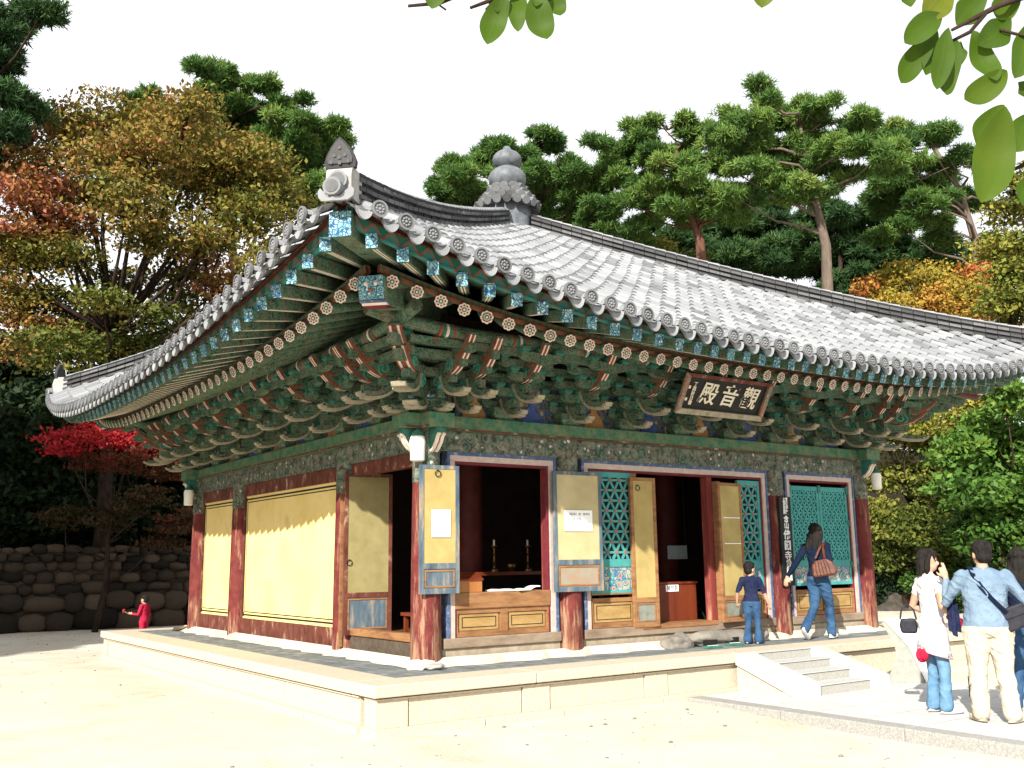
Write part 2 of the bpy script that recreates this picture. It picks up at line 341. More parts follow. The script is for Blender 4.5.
peb=math_(nt,'MULTIPLY',math_(nt,'LESS_THAN',vv.outputs['Distance'],math_(nt,'MULTIPLY',noise(nt,v,1.3,3),.16)),.5)
c=mixc(nt,.55,rp.outputs[0],mixc(nt,1.0,rp.outputs[0],rp2.outputs[0],'MULTIPLY')); c=mixc(nt,peb,c,(.16,.12,.09))
finish(nt,out,c,.95,n2,.5,.012,.1); M['sand']=m_
M['forestfloor']=basic('leaf_litter',(.012,.010,.007),(.026,.020,.012),1.5,.95,.5,.05,c3=(.018,.026,.01),spec=.02)
def gh(x,y): return GZ+.008*math.sin(x*1.7)*math.sin(y*1.3)-.07*max(0,min(1,(-1.8-y)/1.5))*max(0,min(1,(x+1)/2))
grid('ground',[-400,-200,-100,-60]+list(np.linspace(-30,40,71))+[60,100,200,400],[-400,-200,-80]+list(np.linspace(-30,40,71))+[60,100,200,400],gh,M['sand'])
def hh(x,y):
    # wooded slope behind the wall and to the right
    a=max(0,y-19.2)*.34; b=max(0,(x*.80+y*.35)-29)*.2
    h=min(14,max(a,b)) ; return GZ-.25+h+(.5*math.sin(x*.35)*math.cos(y*.3) if h>.6 else 0)
grid('hill',list(np.linspace(-60,140,101)),list(np.linspace(-40,140,91)),lambda x,y:hh(x,y),M['forestfloor'])
# ------------------------------------------------------------------ stone path
def path_part():
    mb=MB(); X0,X1=2.66,5.9
    y=-1.40; k=0
    m=MB(); m2=MB()
    while y>-22:
        L=1.35+.25*((k*37)%5)/5; y1=y-L
        xo=X0+.0*k
        m.box(xo+.24,X1,y1+.004,y,GZ-.15,-.434,0)
        m2.box(xo,xo+.236,y1+.006,y-.002,GZ-.15,-.430,0)
        y=y1; k+=1
    p=m.build('path',['granite2'],None); p['kind']='structure'
    q=m2.build('path_kerb',['kerbstone'],None,bevel=.01); q['kind']='structure'
path_part()
# flag joints in the path material
def joints(mat,sx,sy,col_=(.3,.28,.24),wid=.012):
    nt=mat.node_tree; b=[n for n in nt.nodes if n.type=='BSDF_PRINCIPLED'][0]; src=b.inputs['Base Color'].links[0].from_socket
    br=N(nt,'ShaderNodeTexBrick'); br.inputs['Scale'].default_value=1; br.inputs['Mortar Size'].default_value=wid; br.inputs['Brick Width'].default_value=sx; br.inputs['Row Height'].default_value=sy
    v=objco(nt); nt.links.new(v,br.inputs['Vector'])
    br.inputs['Color1'].default_value=(1,1,1,1); br.inputs['Color2'].default_value=(.86,.87,.88,1); br.inputs['Mortar'].default_value=tuple(col_)+(1,)
    nt.links.new(mixc(nt,1.0,src,br.outputs['Color'],'MULTIPLY'),b.inputs['Base Color'])
joints(M['granite2'],.9,.6,(.6,.56,.5),.008)
# ------------------------------------------------------------------ platform
M['brickpave']=basic('grey_brick_paving',(.12,.135,.145),(.20,.22,.225),5,.9,.4,.004,c3=(.34,.33,.29),hi=.58)
joints(M['brickpave'],.36,.18,(.55,.55,.5),.012)
D=1.33
pl=thing('stone_platform','low pale granite terrace under the painted hall, grey brick floor and projecting kerb slabs','platform',(HS,HS,GZ))
for k in range(4):
    tf=face_tf(k); lens=[1.9,1.35,1.7,1.55,1.25,1.8,1.5]
    mc=MB(tf); mp=MB(tf); mbse=MB(tf)
    # coping slabs, mitred by running one pair full length
    a0,a1=(-D,S+D) if k in(0,2) else (-D+.5,S+D-.5)
    u=a0;i=0
    while u<a1-.01:
        e=min(a1,u+lens[(i+k*2)%7]);  e=a1 if a1-e<.7 else e
        mc.box(u+.0035,e-.0035,D-.5+(.0),D,-.115,0,0); u=e;i+=1
    b0,b1=(-D+.045,S+D-.045) if k in(0,2) else (-D+.4,S+D-.4)
    u=b0+ (.0);i=0
    segs=[]
    while u<b1-.01:
        L=(.36 if i%2==0 else 1.35) if k==0 else (1.9,1.45,1.2,1.6)[i%4]
        e=min(b1,u+L); e=b1 if b1-e<.3 else e
        mp.box(u+.007,e-.007,D-.3,D-.06-(.0 if (k!=0 or i%2==0) else .015),-.405,-.147,0); u=e;i+=1
    mp.box(b0,b1,D-.3,D-.035,-.145,-.128,0)
    mp.box(b0+.05,b1-.05,D-.32,D-.10,-.40,-.15,0)
    u=b0-.03;i=0;b1+=.03
    while u<b1-.01:
        e=min(b1,u+lens[(i+3)%7]*.8); e=b1 if b1-e<.5 else e
        mbse.box(u+.004,e-.004,D-.33,D+.0+.01*(i%2),GZ-.15,-.405,0); u=e;i+=1
    mc.build('coping',['granite'],pl,bevel=.012); mp.build('side_panel',['granite'],pl,bevel=.004); mbse.build('base_course',['granite'],pl,bevel=.008)
mb=MB(); mb.box(-D+.5,S+D-.5,-D+.5,S+D-.5,-.3,-.004); mb.build('paving',['brickpave'],pl)
mb=MB()
for k in range(4):
    mb.tf=face_tf(k); N_=40; a=-.38;b=S+.38
    prof=[.27+.04*math.sin(i*1.9)+.03*math.sin(i*4.1) for i in range(N_+1)]
    for i in range(N_):
        u0_=a+(b-a)*i/N_;u1_=a+(b-a)*(i+1)/N_
        mb.quad((u0_,prof[i],-.003),(u1_,prof[i+1],-.003),(u1_,.10,.085),(u0_,.10,.085))
mb.build('earth_strip',['sand'],pl)
# ------------------------------------------------------------------ stairs
st=thing('stone_stairs','pale granite steps with sloping side stones leading up to the terrace','stairs',(4.53,-1.7,GZ))
for i in range(4):
    yf=-1.42-.285*i; zt=-.012-.105*i
    mb=MB(); mb.box(3.885,4.865,yf,-1.335 if i==0 else -1.40-.285*(i-1),GZ-.05,zt); mb.build('step',['granitegrey'],st,bevel=.008)
    mb=MB(); mb.box(3.885,4.865,yf-.012,-1.338 if i==0 else -1.42-.285*(i-1)-.003,zt+.001,zt+.012,0); mb.build('tread',['capstone'],st,bevel=.003)
for x0,x1 in ((3.55,3.88),(4.87,5.20)):
    mb=MB(); fn=lambda p,q,a:(a,p,q)
    mb.extr([(-1.335,-.13),(-1.335,GZ-.05),(-2.22,GZ-.05),(-2.22,-.36)],fn,x0+.03,x1-.03)
    o=mb.build('cheek_stone',['granite'],st,bevel=.004)
    mb=MB(); mb.box(x0+.012,x1-.03,-2.14,-1.34,GZ-.05,GZ+.09); mb.build('foot_course',['granite'],o,bevel=.004)
    mb=MB(); mb.extr([(-1.335,.005),(-1.335,-.135),(-2.16,-.42),(-2.16,GZ-.05),(-2.33,GZ-.05),(-2.33,-.285),(-2.29,-.27)],fn,x0,x1)
    mb.build('sloping_cap',['capstone'],st,bevel=.01)
# ------------------------------------------------------------------ white stone stand on the path
bs=thing('information_stand','pale stone stand with a concave left side and sloping face painted sun-white beside the steps','stand',(5.55,-2.05,-.43))
O_=Vector((5.50,-2.08,0)); rh_=Vector((.818,-.576,0)); dh_=Vector((.576,.818,0)); ev=rh_*.42+dh_*.42
prof=[(-.03,.31),(.02,.22),(.07,.12),(.115,.02),(.13,-.06),(.115,-.15),(.07,-.25),(.02,-.34),(0,-.436),(.48,-.436),(.38,-.20),(.29,0),(.15,.17),(.02,.32)]
mb=MB(); mb.extr(prof,lambda p,q,a:O_+rh_*p+ev*a+Vector((0,0,q)),0,1); mb.build('stand_base',['standstone'],bs,bevel=.008)
mb=MB(); mb.ribbon([(.505,-.43),(.405,-.19),(.315,.012),(.17,.19),(.03,.345)],.012,lambda p,q,a:O_+rh_*p+ev*a+Vector((0,0,q)),-.03,1.03); mb.build('sloping_face',['white'],bs)  # slab coloured white for the sun the slope catches
rk=thing('wire_rack','small black wire rack standing on the ground beside the white stand','rack',(5.25,-3.45,-.38))
mb=MB()
for z in (-.40,-.31,-.21): mb.tube([(5.05,-3.45,z),(5.2,-3.38,z+.01),(5.36,-3.42,z)],.006,6)
for x in (5.05,5.36): mb.tube([(x,-3.44,-.45),(x,-3.44,-.20)],.006,6)
mb.build('wire_frame',['black'],rk)
# ------------------------------------------------------------------ hall
hall=thing('temple_hall','old timber temple hall with painted bracket eaves, open doors and a grey tiled pyramid roof','temple',(0,0,0))
ZB=.0; ZA0,ZA1,ZP=2.42,2.66,2.83
CU=(0,2.05,5.985,S)
def column(x,y,low=.09):
    mb=MB(); n=20; H=2.66
    prof=[(.178,-.01),(.176,.35),(.174,.62),(.172,.9),(.165,1.6),(.158,2.05)]
    for (r0_,z0),(r1_,z1) in zip(prof,prof[1:]):
        mb.m=1 if z0<.5 else 0
        mb.lathe([(r0_,z0),(r1_,z1)],(x,y,0),n,False)
    c=mb.build('column',['redcol','redcol'],hall,smooth=True,fix=False)
    mb=MB(); mb.lathe([(.160,2.05),(.162,2.055),(.156,2.66)],(x,y,0),n,False); mb.build('painted_band',['floral'],c,smooth=True,fix=False)
for i,a in enumerate(CU):
    for b in CU:
        if a in(0,S) or b in (0,S): column(a,b)
for a in (2.05,5.985):
    for b in (2.3,5.985):
        mb=MB(); mb.lathe([(.20,.1),(.19,3.6)],(a,b,0),18); mb.build('inner_column',['inred'],hall,smooth='auto')
def part(mb,name,mats,parent=None,**k): return mb.build(name,mats,parent or hall,**k)
mb=MB(); mb.box(.05,S-.05,.05,S-.05,.0,.27); part(mb,'floor',['floorwood'])
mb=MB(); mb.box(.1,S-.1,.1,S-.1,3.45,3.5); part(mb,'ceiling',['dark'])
for k in range(4):
    tf=face_tf(k)
    mb=MB(tf); e=.10
    for a,b in zip(CU,CU[1:]): mb.box(a+.13,b-.13,-.10,.095,ZA0,ZA1-.003)
    part(mb,'architrave',['floral'])
    mb=MB(tf)
    if k in (0,2): mb.box(-.36,S+.36,-.17,.17,ZA1,ZP)
    else: mb.box(-.36,-.173,-.17,.17,ZA1,ZP); mb.box(.173,S-.173,-.17,.17,ZA1,ZP); mb.box(S+.173,S+.36,-.17,.17,ZA1,ZP)
    part(mb,'plate_beam',['beam'],bevel=.006)
    mb=MB(tf); mb.box(-.36,S+.36,.171,.176,ZA1,ZA1+.022); part(mb,'beam_edge_line',['redbrown'])
# crossing beam ends under the plate at the corners
hornfn=lambda tf,u: (lambda p,q,a:tf(u+a,p,q))
def corner_horn(cx,cy,dx,dy):
    mb=MB(); sx,sy=-dy,dx
    fn=lambda p,q,a:(cx+dx*p+sx*a,cy+dy*p+sy*a,q)
    mb.extr([(.12,2.655),(.34,2.655),(.36,2.60),(.30,2.575),(.27,2.52),(.21,2.45),(.12,2.42)],fn,-.055,.055)
    o=part(mb,'beam_end_horn',['tealdark'])
    for q in (-.035,.0,.035):
        pass
    mb=MB(); mb.ribbon([(.355,2.59),(.315,2.56),(.285,2.50),(.225,2.435),(.17,2.40)],.012,fn,-.05,-.012,0); mb.ribbon([(.355,2.59),(.315,2.56),(.285,2.50),(.225,2.435),(.17,2.40)],.012,fn,.012,.05,0)
    mb.build('striped_edge',['cream'],o)
for cx,cy,sx,sy in ((0,0,-1,-1),(S,0,1,-1),(0,S,-1,1),(S,S,1,1)):
    corner_horn(cx,cy,sx,0); corner_horn(cx,cy,0,sy)
# --- bracket sets
def arcpts(p0,p1,p2,n=9):
    return [((1-t)**2*p0[0]+2*t*(1-t)*p1[0]+t*t*p2[0],(1-t)**2*p0[1]+2*t*(1-t)*p1[1]+t*t*p2[1]) for t in [i/(n-1) for i in range(n)]]
TONGUES=[ # (start, control, tip) in (outward, height); half height at root and tip; kind
 ((.10,3.15),(.17,2.87),(.50,2.890),.052,.030,0),
 ((.38,3.30),(.45,3.00),(.84,3.020),.052,.030,0),
 ((.44,3.33),(.66,3.22),(.88,3.46),.058,.022,1),
 ((.58,3.50),(.84,3.38),(1.01,3.64),.058,.022,1)]
def spiral(c,r,turns,n,cw=1,a0=0):
    return [(c[0]+r*(1-.8*i/n)*math.cos(a0+cw*2*math.pi*turns*i/n),c[1]+r*(1-.8*i/n)*math.sin(a0+cw*2*math.pi*turns*i/n)) for i in range(n+1)]
tongue_cache={}
def tongue(ti,fn,parent,key=None):
    p0,p1,p2,h0,h1,kd=TONGUES[ti]
    pts=arcpts(p0,p1,p2); hw=[h0+(h1-h0)*i/8 for i in range(9)]
    mb=MB()
    mb.ribbon(pts,hw,fn,-.038,.038,0)
    if kd==0:
        # pale worn underside, thick rolled tip
        low=[(p[0]+.004,p[1]-h-.008) for p,h in zip(pts,hw)]
        mb.ribbon(low,[.016]*9,fn,-.05,.05,1)
        mb.ribbon([(p2[0]-.02,p2[1]-.02),(p2[0]+.035,p2[1]-.012),(p2[0]+.05,p2[1]+.02)],.018,fn,-.048,.048,1)
        sp=spiral((p0[0]+.20,p0[1]+.03),.085,1.4,14,1,-1.2)
        mb.ribbon(sp,.010,fn,-.047,.047,2)
    else:
        low=[(p[0]+.005,p[1]-h-.003) for p,h in zip(pts,hw)][2:]
        mb.ribbon(low,[.018]*7,fn,-.046,.046,3); mb.ribbon(low,[.022]*7,fn,-.034,-.018,4); mb.ribbon(low,[.022]*7,fn,.018,.034,4)
        sp=spiral((p0[0]+.13,p0[1]+.10),.07,1.3,14,1,-1.2)
        mb.ribbon(sp,.010,fn,-.047,.047,2)
    mb.build('bracket_tongue',['green','beige','tealline','orange','cream'],parent)
def bracket(k,u,outer=True,dirs=None):
    tf=face_tf(k); mb=MB(tf)
    # big block on the plate, then crossing arms and small blocks
    mb.m=0
    def taper(cu,cw,z,b,t,h):
        i=[mb.v(p) for p in ((cu-b,cw-b,z),(cu+b,cw-b,z),(cu+b,cw+b,z),(cu-b,cw+b,z),(cu-t,cw-t,z+h*.45),(cu+t,cw-t,z+h*.45),(cu+t,cw+t,z+h*.45),(cu-t,cw+t,z+h*.45),(cu-t,cw-t,z+h),(cu+t,cw-t,z+h),(cu+t,cw+t,z+h),(cu-t,cw+t,z+h))]
        for a,b_ in ((0,4),(4,8)):
            for j in range(4): mb.f([i[a+j],i[a+(j+1)%4],i[b_+(j+1)%4],i[b_+j]])
        mb.f([i[8],i[9],i[10],i[11]])
    taper(u,0,ZP+.002,.11,.17,.15)
    def arm(w,z,L,h=.10):
        mb.extr([(u-L,z+h),(u-L,z+h*.45),(u-L*.8,z+h*.1),(u-L*.6,z),(u+L*.6,z),(u+L*.8,z+h*.1),(u+L,z+h*.45),(u+L,z+h)],lambda p,q,a:(p,a,q),w-.04,w+.04)
        mb.m=1
        for s_ in (-1,0,1): taper(u+s_*(L-.055),w,z+h+.001,.04,.062,.055)
        mb.m=0
    arm(0,2.98,.26); arm(0,3.14,.38); arm(.30,3.10,.25); arm(.30,3.26,.38); arm(.60,3.24,.25); arm(.60,3.39,.38); arm(.90,3.42,.30)
    mb.box(u-.04,u+.04,-.15,.40,2.96,3.06,0); mb.box(u-.041,u+.041,-.15,.66,3.10,3.20); mb.box(u-.039,u+.039,-.15,.80,3.25,3.34); mb.box(u-.04,u+.04,-.15,.95,3.39,3.50)
    o=part(mb,'bracket_set',['green','tealdark'])
    for ti in range(4): tongue(ti,lambda p,q,a:tf(u+a,p,q),o)
    return o
BU=[1.02,2.05,3.03,4.02,5.0,5.985,7.01]
for k in (0,1):
    for u in BU: bracket(k,u)
    for u in (.36,S-.36):
        tf=face_tf(k)
        mb=MB(tf)
        for z,w1 in ((2.96,.40),(3.10,.66),(3.25,.80),(3.39,.95)): mb.box(u-.04,u+.04,-.1,w1,z,z+.095,0)
        o=part(mb,'bracket_arm',['green'])
        for ti in range(4): tongue(ti,lambda p,q,a:tf(u+a,p,q),o)
def corner_bracket(cx,cy,sx,sy,fx=1,fy=1):
    mb=MB(); mb.lathe([(.17,0),(.27,.07),(.28,.16)],(cx,cy,ZP+.002),8)
    for z,h in ((2.99,.35),(3.14,.62),(3.29,.85),(3.42,1.0)):
        a=h
        mb.box(min(cx+sx*a,cx-sx*.5),max(cx+sx*a,cx-sx*.5),cy-.04,cy+.04,z,z+.1); mb.box(cx-.041,cx+.041,min(cy+sy*a,cy-sy*.5),max(cy+sy*a,cy-sy*.5),z+.001,z+.099)
        d=Vector((sx,sy,0)); mb.ebox(Vector((cx,cy,z+.05)),Vector((cx,cy,z+.05))+d*a,Vector((-sy,sx,0)),(0,0,1),.10,.097)
    for w,z in ((.30,3.24),(.60,3.38)):
        mb.box(cx+sx*w-.05,cx+sx*w+.05,min(cy-sy*.5,cy+sy*(w+.1)),max(cy-sy*.5,cy+sy*(w+.1)),z,z+.1); mb.box(min(cx-sx*.5,cx+sx*(w+.1)),max(cx-sx*.5,cx+sx*(w+.1)),cy+sy*w-.05,cy+sy*w+.05,z+.001,z+.1-.001)
    o=part(mb,'corner_bracket_set',['green'])
    for ti in range(4):
        tongue(ti,lambda p,q,a:(cx+sx*p,cy+a,q),o); tongue(ti,lambda p,q,a:(cx+a,cy+sy*p,q),o)
        c=.92; tongue(ti,lambda p,q,a:(cx+sx*p*c-sy*a*1.2,cy+sy*p*c+sx*a*1.2,q),o)
    mb=MB(); mb.lathe([(.26,0),(.30,.02),(.30,.05)],(cx,cy,2.995),4)
    # patterned cap square on the corner block
    mb.build('cap_board',['cyanend'],o)
corner_bracket(0,0,-1,-1); corner_bracket(S,0,1,-1); corner_bracket(0,S,-1,1)
# painted plaster panels between the brackets + long inner beams
M['mural']=painted('mural_paint',(.03,.05,.04),(.05,.07,.05),(.05,.09,.2),(.30,.26,.14),vs=7,lw=.05,faded=(.25,.22,.14),wear=.1,rand=True,red=(.22,.10,.05),dotsz=.2)
M['robe']=basic('painted_robe',(.03,.06,.19),(.07,.11,.28),14,rand=True,c3=(.3,.28,.2)); M['robe2']=basic('painted_ochre_robe',(.28,.13,.04),(.38,.22,.08),14,rand=True)
for k in range(4):
    tf=face_tf(k); us=[.3]+BU+[S-.3]
    for j,(a,b) in enumerate(zip(us,us[1:])):
        mb=MB(tf); mb.box(a+.10,b-.10,-.06,.0,ZP+.002,3.42)
        pn=part(mb,'mural_panel',['mural'])
        if k<2:
            c_=(a+b)/2; mb=MB(tf)
            pts=[(c_-.17,ZP+.01),(c_+.17,ZP+.01),(c_+.15,ZP+.10),(c_+.09,ZP+.19),(c_+.045,ZP+.23),(c_+.05,ZP+.29),(c_,ZP+.33),(c_-.05,ZP+.29),(c_-.045,ZP+.23),(c_-.09,ZP+.19),(c_-.15,ZP+.10)]
            mb.extr(pts,lambda p,q,a_:(p,a_,q),.0,.012); mb.build('painted_figure',['robe' if j%2 else 'robe2'],pn)
    mb=MB(tf)
    for w,z in ((0,3.30),(.30,3.41),(.60,3.52)): mb.box(-w-.1,S+w+.1,w-.035,w+.035,z,z+.10)
    part(mb,'tier_beam',['green'])
    mb=MB(tf); mb.tube([(-1.2,.82,3.80),(-.8,.82,3.71),(0,.82,3.65),(1,.82,3.64),(S-1,.82,3.64),(S,.82,3.65),(S+.8,.82,3.71),(S+1.2,.82,3.80)],.08,14)
    part(mb,'eave_purlin',['green'],smooth='auto')
    if k<2:
        x=-.35
        while x<S+.3:
            mb=MB(tf)
            for j_,(dx,r_,mm) in enumerate(((0,.086,0),(.055,.085,1),(.09,.086,2),(.14,.085,1),(.175,.086,0))):
                mb.m=mm; zz_=3.642 if abs(x-HS)<3.6 else 3.66; mb.tube([(x+dx,.82,zz_),(x+dx+.035,.82,zz_)],r_,14)
            part(mb,'painted_band',['orange','tealdark','cream']); x+=.99
    mb=MB(tf); mb.box(-.7,S+.7,.78,.86,3.49,3.565); part(mb,'purlin_support',['green'])
    mb=MB(tf); mb.box(0,S,-.30,-.10,3.3,4.1); part(mb,'upper_wall',['dark'])
# --- rafters
TC=2.25; ZC=4.35
def sag(r): return abs(r)**3.2
def disc_end(u):
    s=min(1.02,abs(u-HS)/(HS+1.5)); k=s**3.4
    return 1.80-.26*k, 3.40+.54*k
def fly_end(u):
    s=min(1.02,abs(u-HS)/(HS+2.1)); k=s**2.9
    return 2.40-.30*k, 3.41+.72*k
NR=42
rafter_u=[]
for i in range(NR):
    ud=-1.30+(S+2.60)*i/(NR-1); rafter_u.append(ud)
def fan_u(ud,wd):
    """direction of the rafter in plan: parallel in the middle, fanned at the corners"""
    CF=1.9
    if ud<CF: return (ud-CF)/(wd+CF)
    if ud>S-CF: return (ud-(S-CF))/(wd+CF)
    return 0.
# rafter prototype along +X, length 2.3, end disc at x=0
def flower_end(parent):
    mb=MB()
    def disc(r,x0,x1,m,n=16,cy=0,cz=0):
        a=[mb.v((x0,cy+r*math.cos(2*math.pi*j/n),cz+r*math.sin(2*math.pi*j/n))) for j in range(n)]
        b=[mb.v((x1,cy+r*math.cos(2*math.pi*j/n),cz+r*math.sin(2*math.pi*j/n))) for j in range(n)]
        for j in range(n): mb.f([a[j],a[(j+1)%n],b[(j+1)%n],b[j]],None,m)
        mb.f(b[::-1],None,m)
    disc(.060,.0,-.006,0)
    for j in range(8):
        a=2*math.pi*j/8; disc(.0235,-.004,-.011,1,10,.046*math.cos(a),.046*math.sin(a)); disc(.010,-.010,-.014,2,8,.043*math.cos(a),.043*math.sin(a))
    disc(.026,-.005,-.013,3,12); disc(.012,-.012,-.016,1,8)
    return mb.build('flower_end',['redbrown','cream','magenta','tealdark'],parent,loc=(0,0,0))
def mkraft():
    mb=MB(); mb.tube([(0,0,0),(.05,0,0),(2.3,0,0)],[.066,.068,.075],12)
    o=mb.build('rafter',['green'],hall,loc=(0,0,0),smooth='auto')
    flower_end(o); return o
def mkfly():
    mb=MB()
    mb.box(.0,1.25,-.05,.05,-.06,.06,0)
    mb.box(.10,1.20,-.022,-.008,-.064,-.06,2); mb.box(.10,1.20,.008,.022,-.064,-.06,2)
    o=mb.build('flying_rafter',['green','green','cream'],hall,loc=(0,0,0))
    mb=MB(); mb.box(-.008,.0,-.056,.056,-.066,.066,0); mb.build('rafter_end',['cyanend'],o,loc=(0,0,0)); return o
def copy_tree(o,parent):
    c=o.copy(); col.objects.link(c); c.parent=parent
    for ch in list(o.children): copy_tree(ch,c)
    return c
def place(o,p,q):
    """origin at p, local +X towards q, local z up"""
    p=Vector(p);d=(Vector(q)-p).normalized(); y=Vector((0,0,1)).cross(d).normalized(); z=d.cross(y)
    mm=Matrix((d,y,z)).transposed().to_4x4(); mm.translation=p; o.matrix_parent_inverse=Matrix.Identity(4); o.matrix_basis=mm
raf0=mkraft(); fly0=mkfly(); first=True
rear=MB()
soff={}
for k in range(4):
    tf=face_tf(k); edgeD=[];edgeI=[];flyE=[];flyI=[]
    for ud in rafter_u:
        w,z=disc_end(ud); du=fan_u(ud,w)
        L=2.1; w2=w-L; p=(ud,w,z); q=(ud-du*L,w2,z+.38*L)
        # flying rafter
        wf=w+.60; uf=ud+du*.60
        wfe,zf=fly_end(uf); uf=ud+du*(wfe-w); pf=(uf,wfe,zf); qf=(ud-du*.55,w-.55,disc_end(ud)[1]+.155+.20)
        if k<2:
            if first: ro,fo=raf0,fly0; first=False
            else: ro,fo=copy_tree(raf0,hall),copy_tree(fly0,hall)
            place(ro,tf(*p),tf(*q)); place(fo,tf(*pf),tf(*qf))
        else:
            rear.tf=None; rear.tube([tf(*p),tf(*q)],.068,8); a=Vector(tf(*pf));b=Vector(tf(*qf)); rear.ebox(a,a+(b-a).normalized()*1.2,(b-a).cross(Vector((0,0,1))),(0,0,1),.1,.12)
        edgeD.append((ud,w,z)); edgeI.append((ud-du*L,w2,z+.38*L+.0)); flyE.append(pf); flyI.append(qf)
    # boarding above both rafter rows, painted edge boards
    def corner_ext(row,t):
        a,b=Vector(row[0]),Vector(row[1]); c=a+(a-b)*.6; d=Vector(row[-1]); e=Vector(row[-2]); f_=d+(d-e)*.6
        return [tuple(c)]+list(row)+[tuple(f_)]
    E1=edgeD;I1=edgeI
    mb=MB(tf); 
    for (a,b),(c,d) in zip(zip(E1,I1),zip(E1[1:],I1[1:])):
        mb.quad((a[0],a[1]+.02,a[2]+.075),(c[0],c[1]+.02,c[2]+.075),(d[0],d[1],d[2]+.08),(b[0],b[1],b[2]+.08))
    part(mb,'soffit_boarding',['green'])
    mb=MB(tf)
    for a,b,c,d in zip(flyE,flyI,flyE[1:],flyI[1:]):
        mb.quad((a[0],a[1]+.01,a[2]+.066),(c[0],c[1]+.01,c[2]+.066),(d[0],d[1],d[2]+.07),(b[0],b[1],b[2]+.07))
    part(mb,'soffit_boarding',['green'])
    def strip(row,dw,dz,th,h,matn,name):
        mb=MB(tf); s_=0
        for a,c in zip(row,row[1:]):
            L=math.dist(a,c)
            A=[(a[0],a[1]+dw,a[2]+dz),(c[0],c[1]+dw,c[2]+dz),(c[0],c[1]+dw+.02,c[2]+dz+h),(a[0],a[1]+dw+.02,a[2]+dz+h)]
            mb.f([mb.v(p) for p in A],[(s_,0),(s_+L,0),(s_+L,1),(s_,1)])
            Bk=[(p[0],p[1]-th,p[2]) for p in A]
            mb.f([mb.v(p) for p in Bk]); mb.f([mb.v(p) for p in (A[0],A[1],Bk[1],Bk[0])]); mb.f([mb.v(p) for p in (A[3],A[2],Bk[2],Bk[3])])
            s_+=L
        part(mb,name,[matn])
    fr=list(edgeD)
    a=Vector(fr[0]);b=Vector(fr[1]); fr=[tuple(a+(a-b)*.45)]+fr; a=Vector(fr[-1]);b=Vector(fr[-2]); fr.append(tuple(a+(a-b)*.45))
    strip(fr,-.045,.068,.05,.075,'diamond','eave_board')
    fr=list(flyE)
    a=Vector(fr[0]);b=Vector(fr[1]); t_=max(0,(fr[0][0]+2.16))/max(.05,abs(a[0]-b[0])); fr=[tuple(a+(a-b)*t_)]+fr; a=Vector(fr[-1]);b=Vector(fr[-2]); fr.append(tuple(a+(a-b)*t_))
    strip(fr,-.03,.066,.05,.11,'zigzag','eave_board')
    strip(fr,-.02,.177,.05,.07,'redbrown','tile_support_board')
ro=rear.build('rear_rafter',['green'],hall,smooth='auto'); ro['kind']='stuff'
# --- hip rafters
def hip_rafter(cx,cy,sx,sy):
    d=Vector((sx,sy,0)); side=Vector((-sy,sx,0)).normalized(); c=Vector((cx,cy,0)); sd=d.normalized()
    # lower beam
    pe=c+d*1.47+Vector((0,0,3.80)); pi=c+d*(-1.5)+Vector((0,0,4.5))
    mb=MB(); dirv=(pi-pe).normalized(); upv=side.cross(dirv); upv=upv if upv.z>0 else -upv
    mb.ebox(pe+dirv*.12,pi,side,upv,.28,.31)
    # rounded painted underside
    poly=[(.12,-.15),(.0,-.10),(-.03,.0),(-.02,.13),(.12,.15)]
    mb.extr(poly,lambda p,q,a:pe+dirv*p+upv*q+side*a,-.14,.14)
    lo=part(mb,'hip_rafter',['green'],bevel=.006)
    mb=MB(); mb.extr([(-.028,-.10),(-.052,.0),(-.042,.13),(-.02,.13),(-.03,.0),(-.0,-.10)],lambda p,q,a:pe+dirv*p+upv*q+side*a,-.125,.125)
    mb.m=1
    for q in (-.05,.05): mb.ell(pe+dirv*-.05+upv*.05+side*q,(.022,.022,.022),8,6)
    mb.m=2; mb.ell(pe+dirv*-.045-upv*.01,(.03,.03,.02),8,6)
    mb.m=3
    for i,h in enumerate((-.12,-.145,-.17)): mb.m=(3,4,5)[i]; mb.extr([(.0+.03*i,h+.012),(.34+.02*i,h+.03),(.34+.02*i,h+.005),(.02+.03*i,h-.012)],lambda p,q,a:pe+dirv*p+upv*q+side*a,-.138+.012*i,.138-.012*i)
    mb.build('painted_beast_face',['cyanend','cream','orange','blue','cream','magenta'],lo)
    pe=c+d*2.13+Vector((0,0,4.15)); pi=c+d*.6+Vector((0,0,4.32)); mb=MB(); dirv=(pi-pe).normalized()
    mb.ebox(pe,pi,side,(0,0,1),.19,.22); hi_=part(mb,'hip_rafter_tip',['green'],bevel=.004)
    mb=MB(); mb.ebox(pe-dirv*.02,pe,side,(0,0,1),.205,.235); mb.build('square_end',['cyanend'],hi_)
for a in ((0,0,-1,-1),(S,0,1,-1),(0,S,-1,1),(S,S,1,1)): hip_rafter(*a)
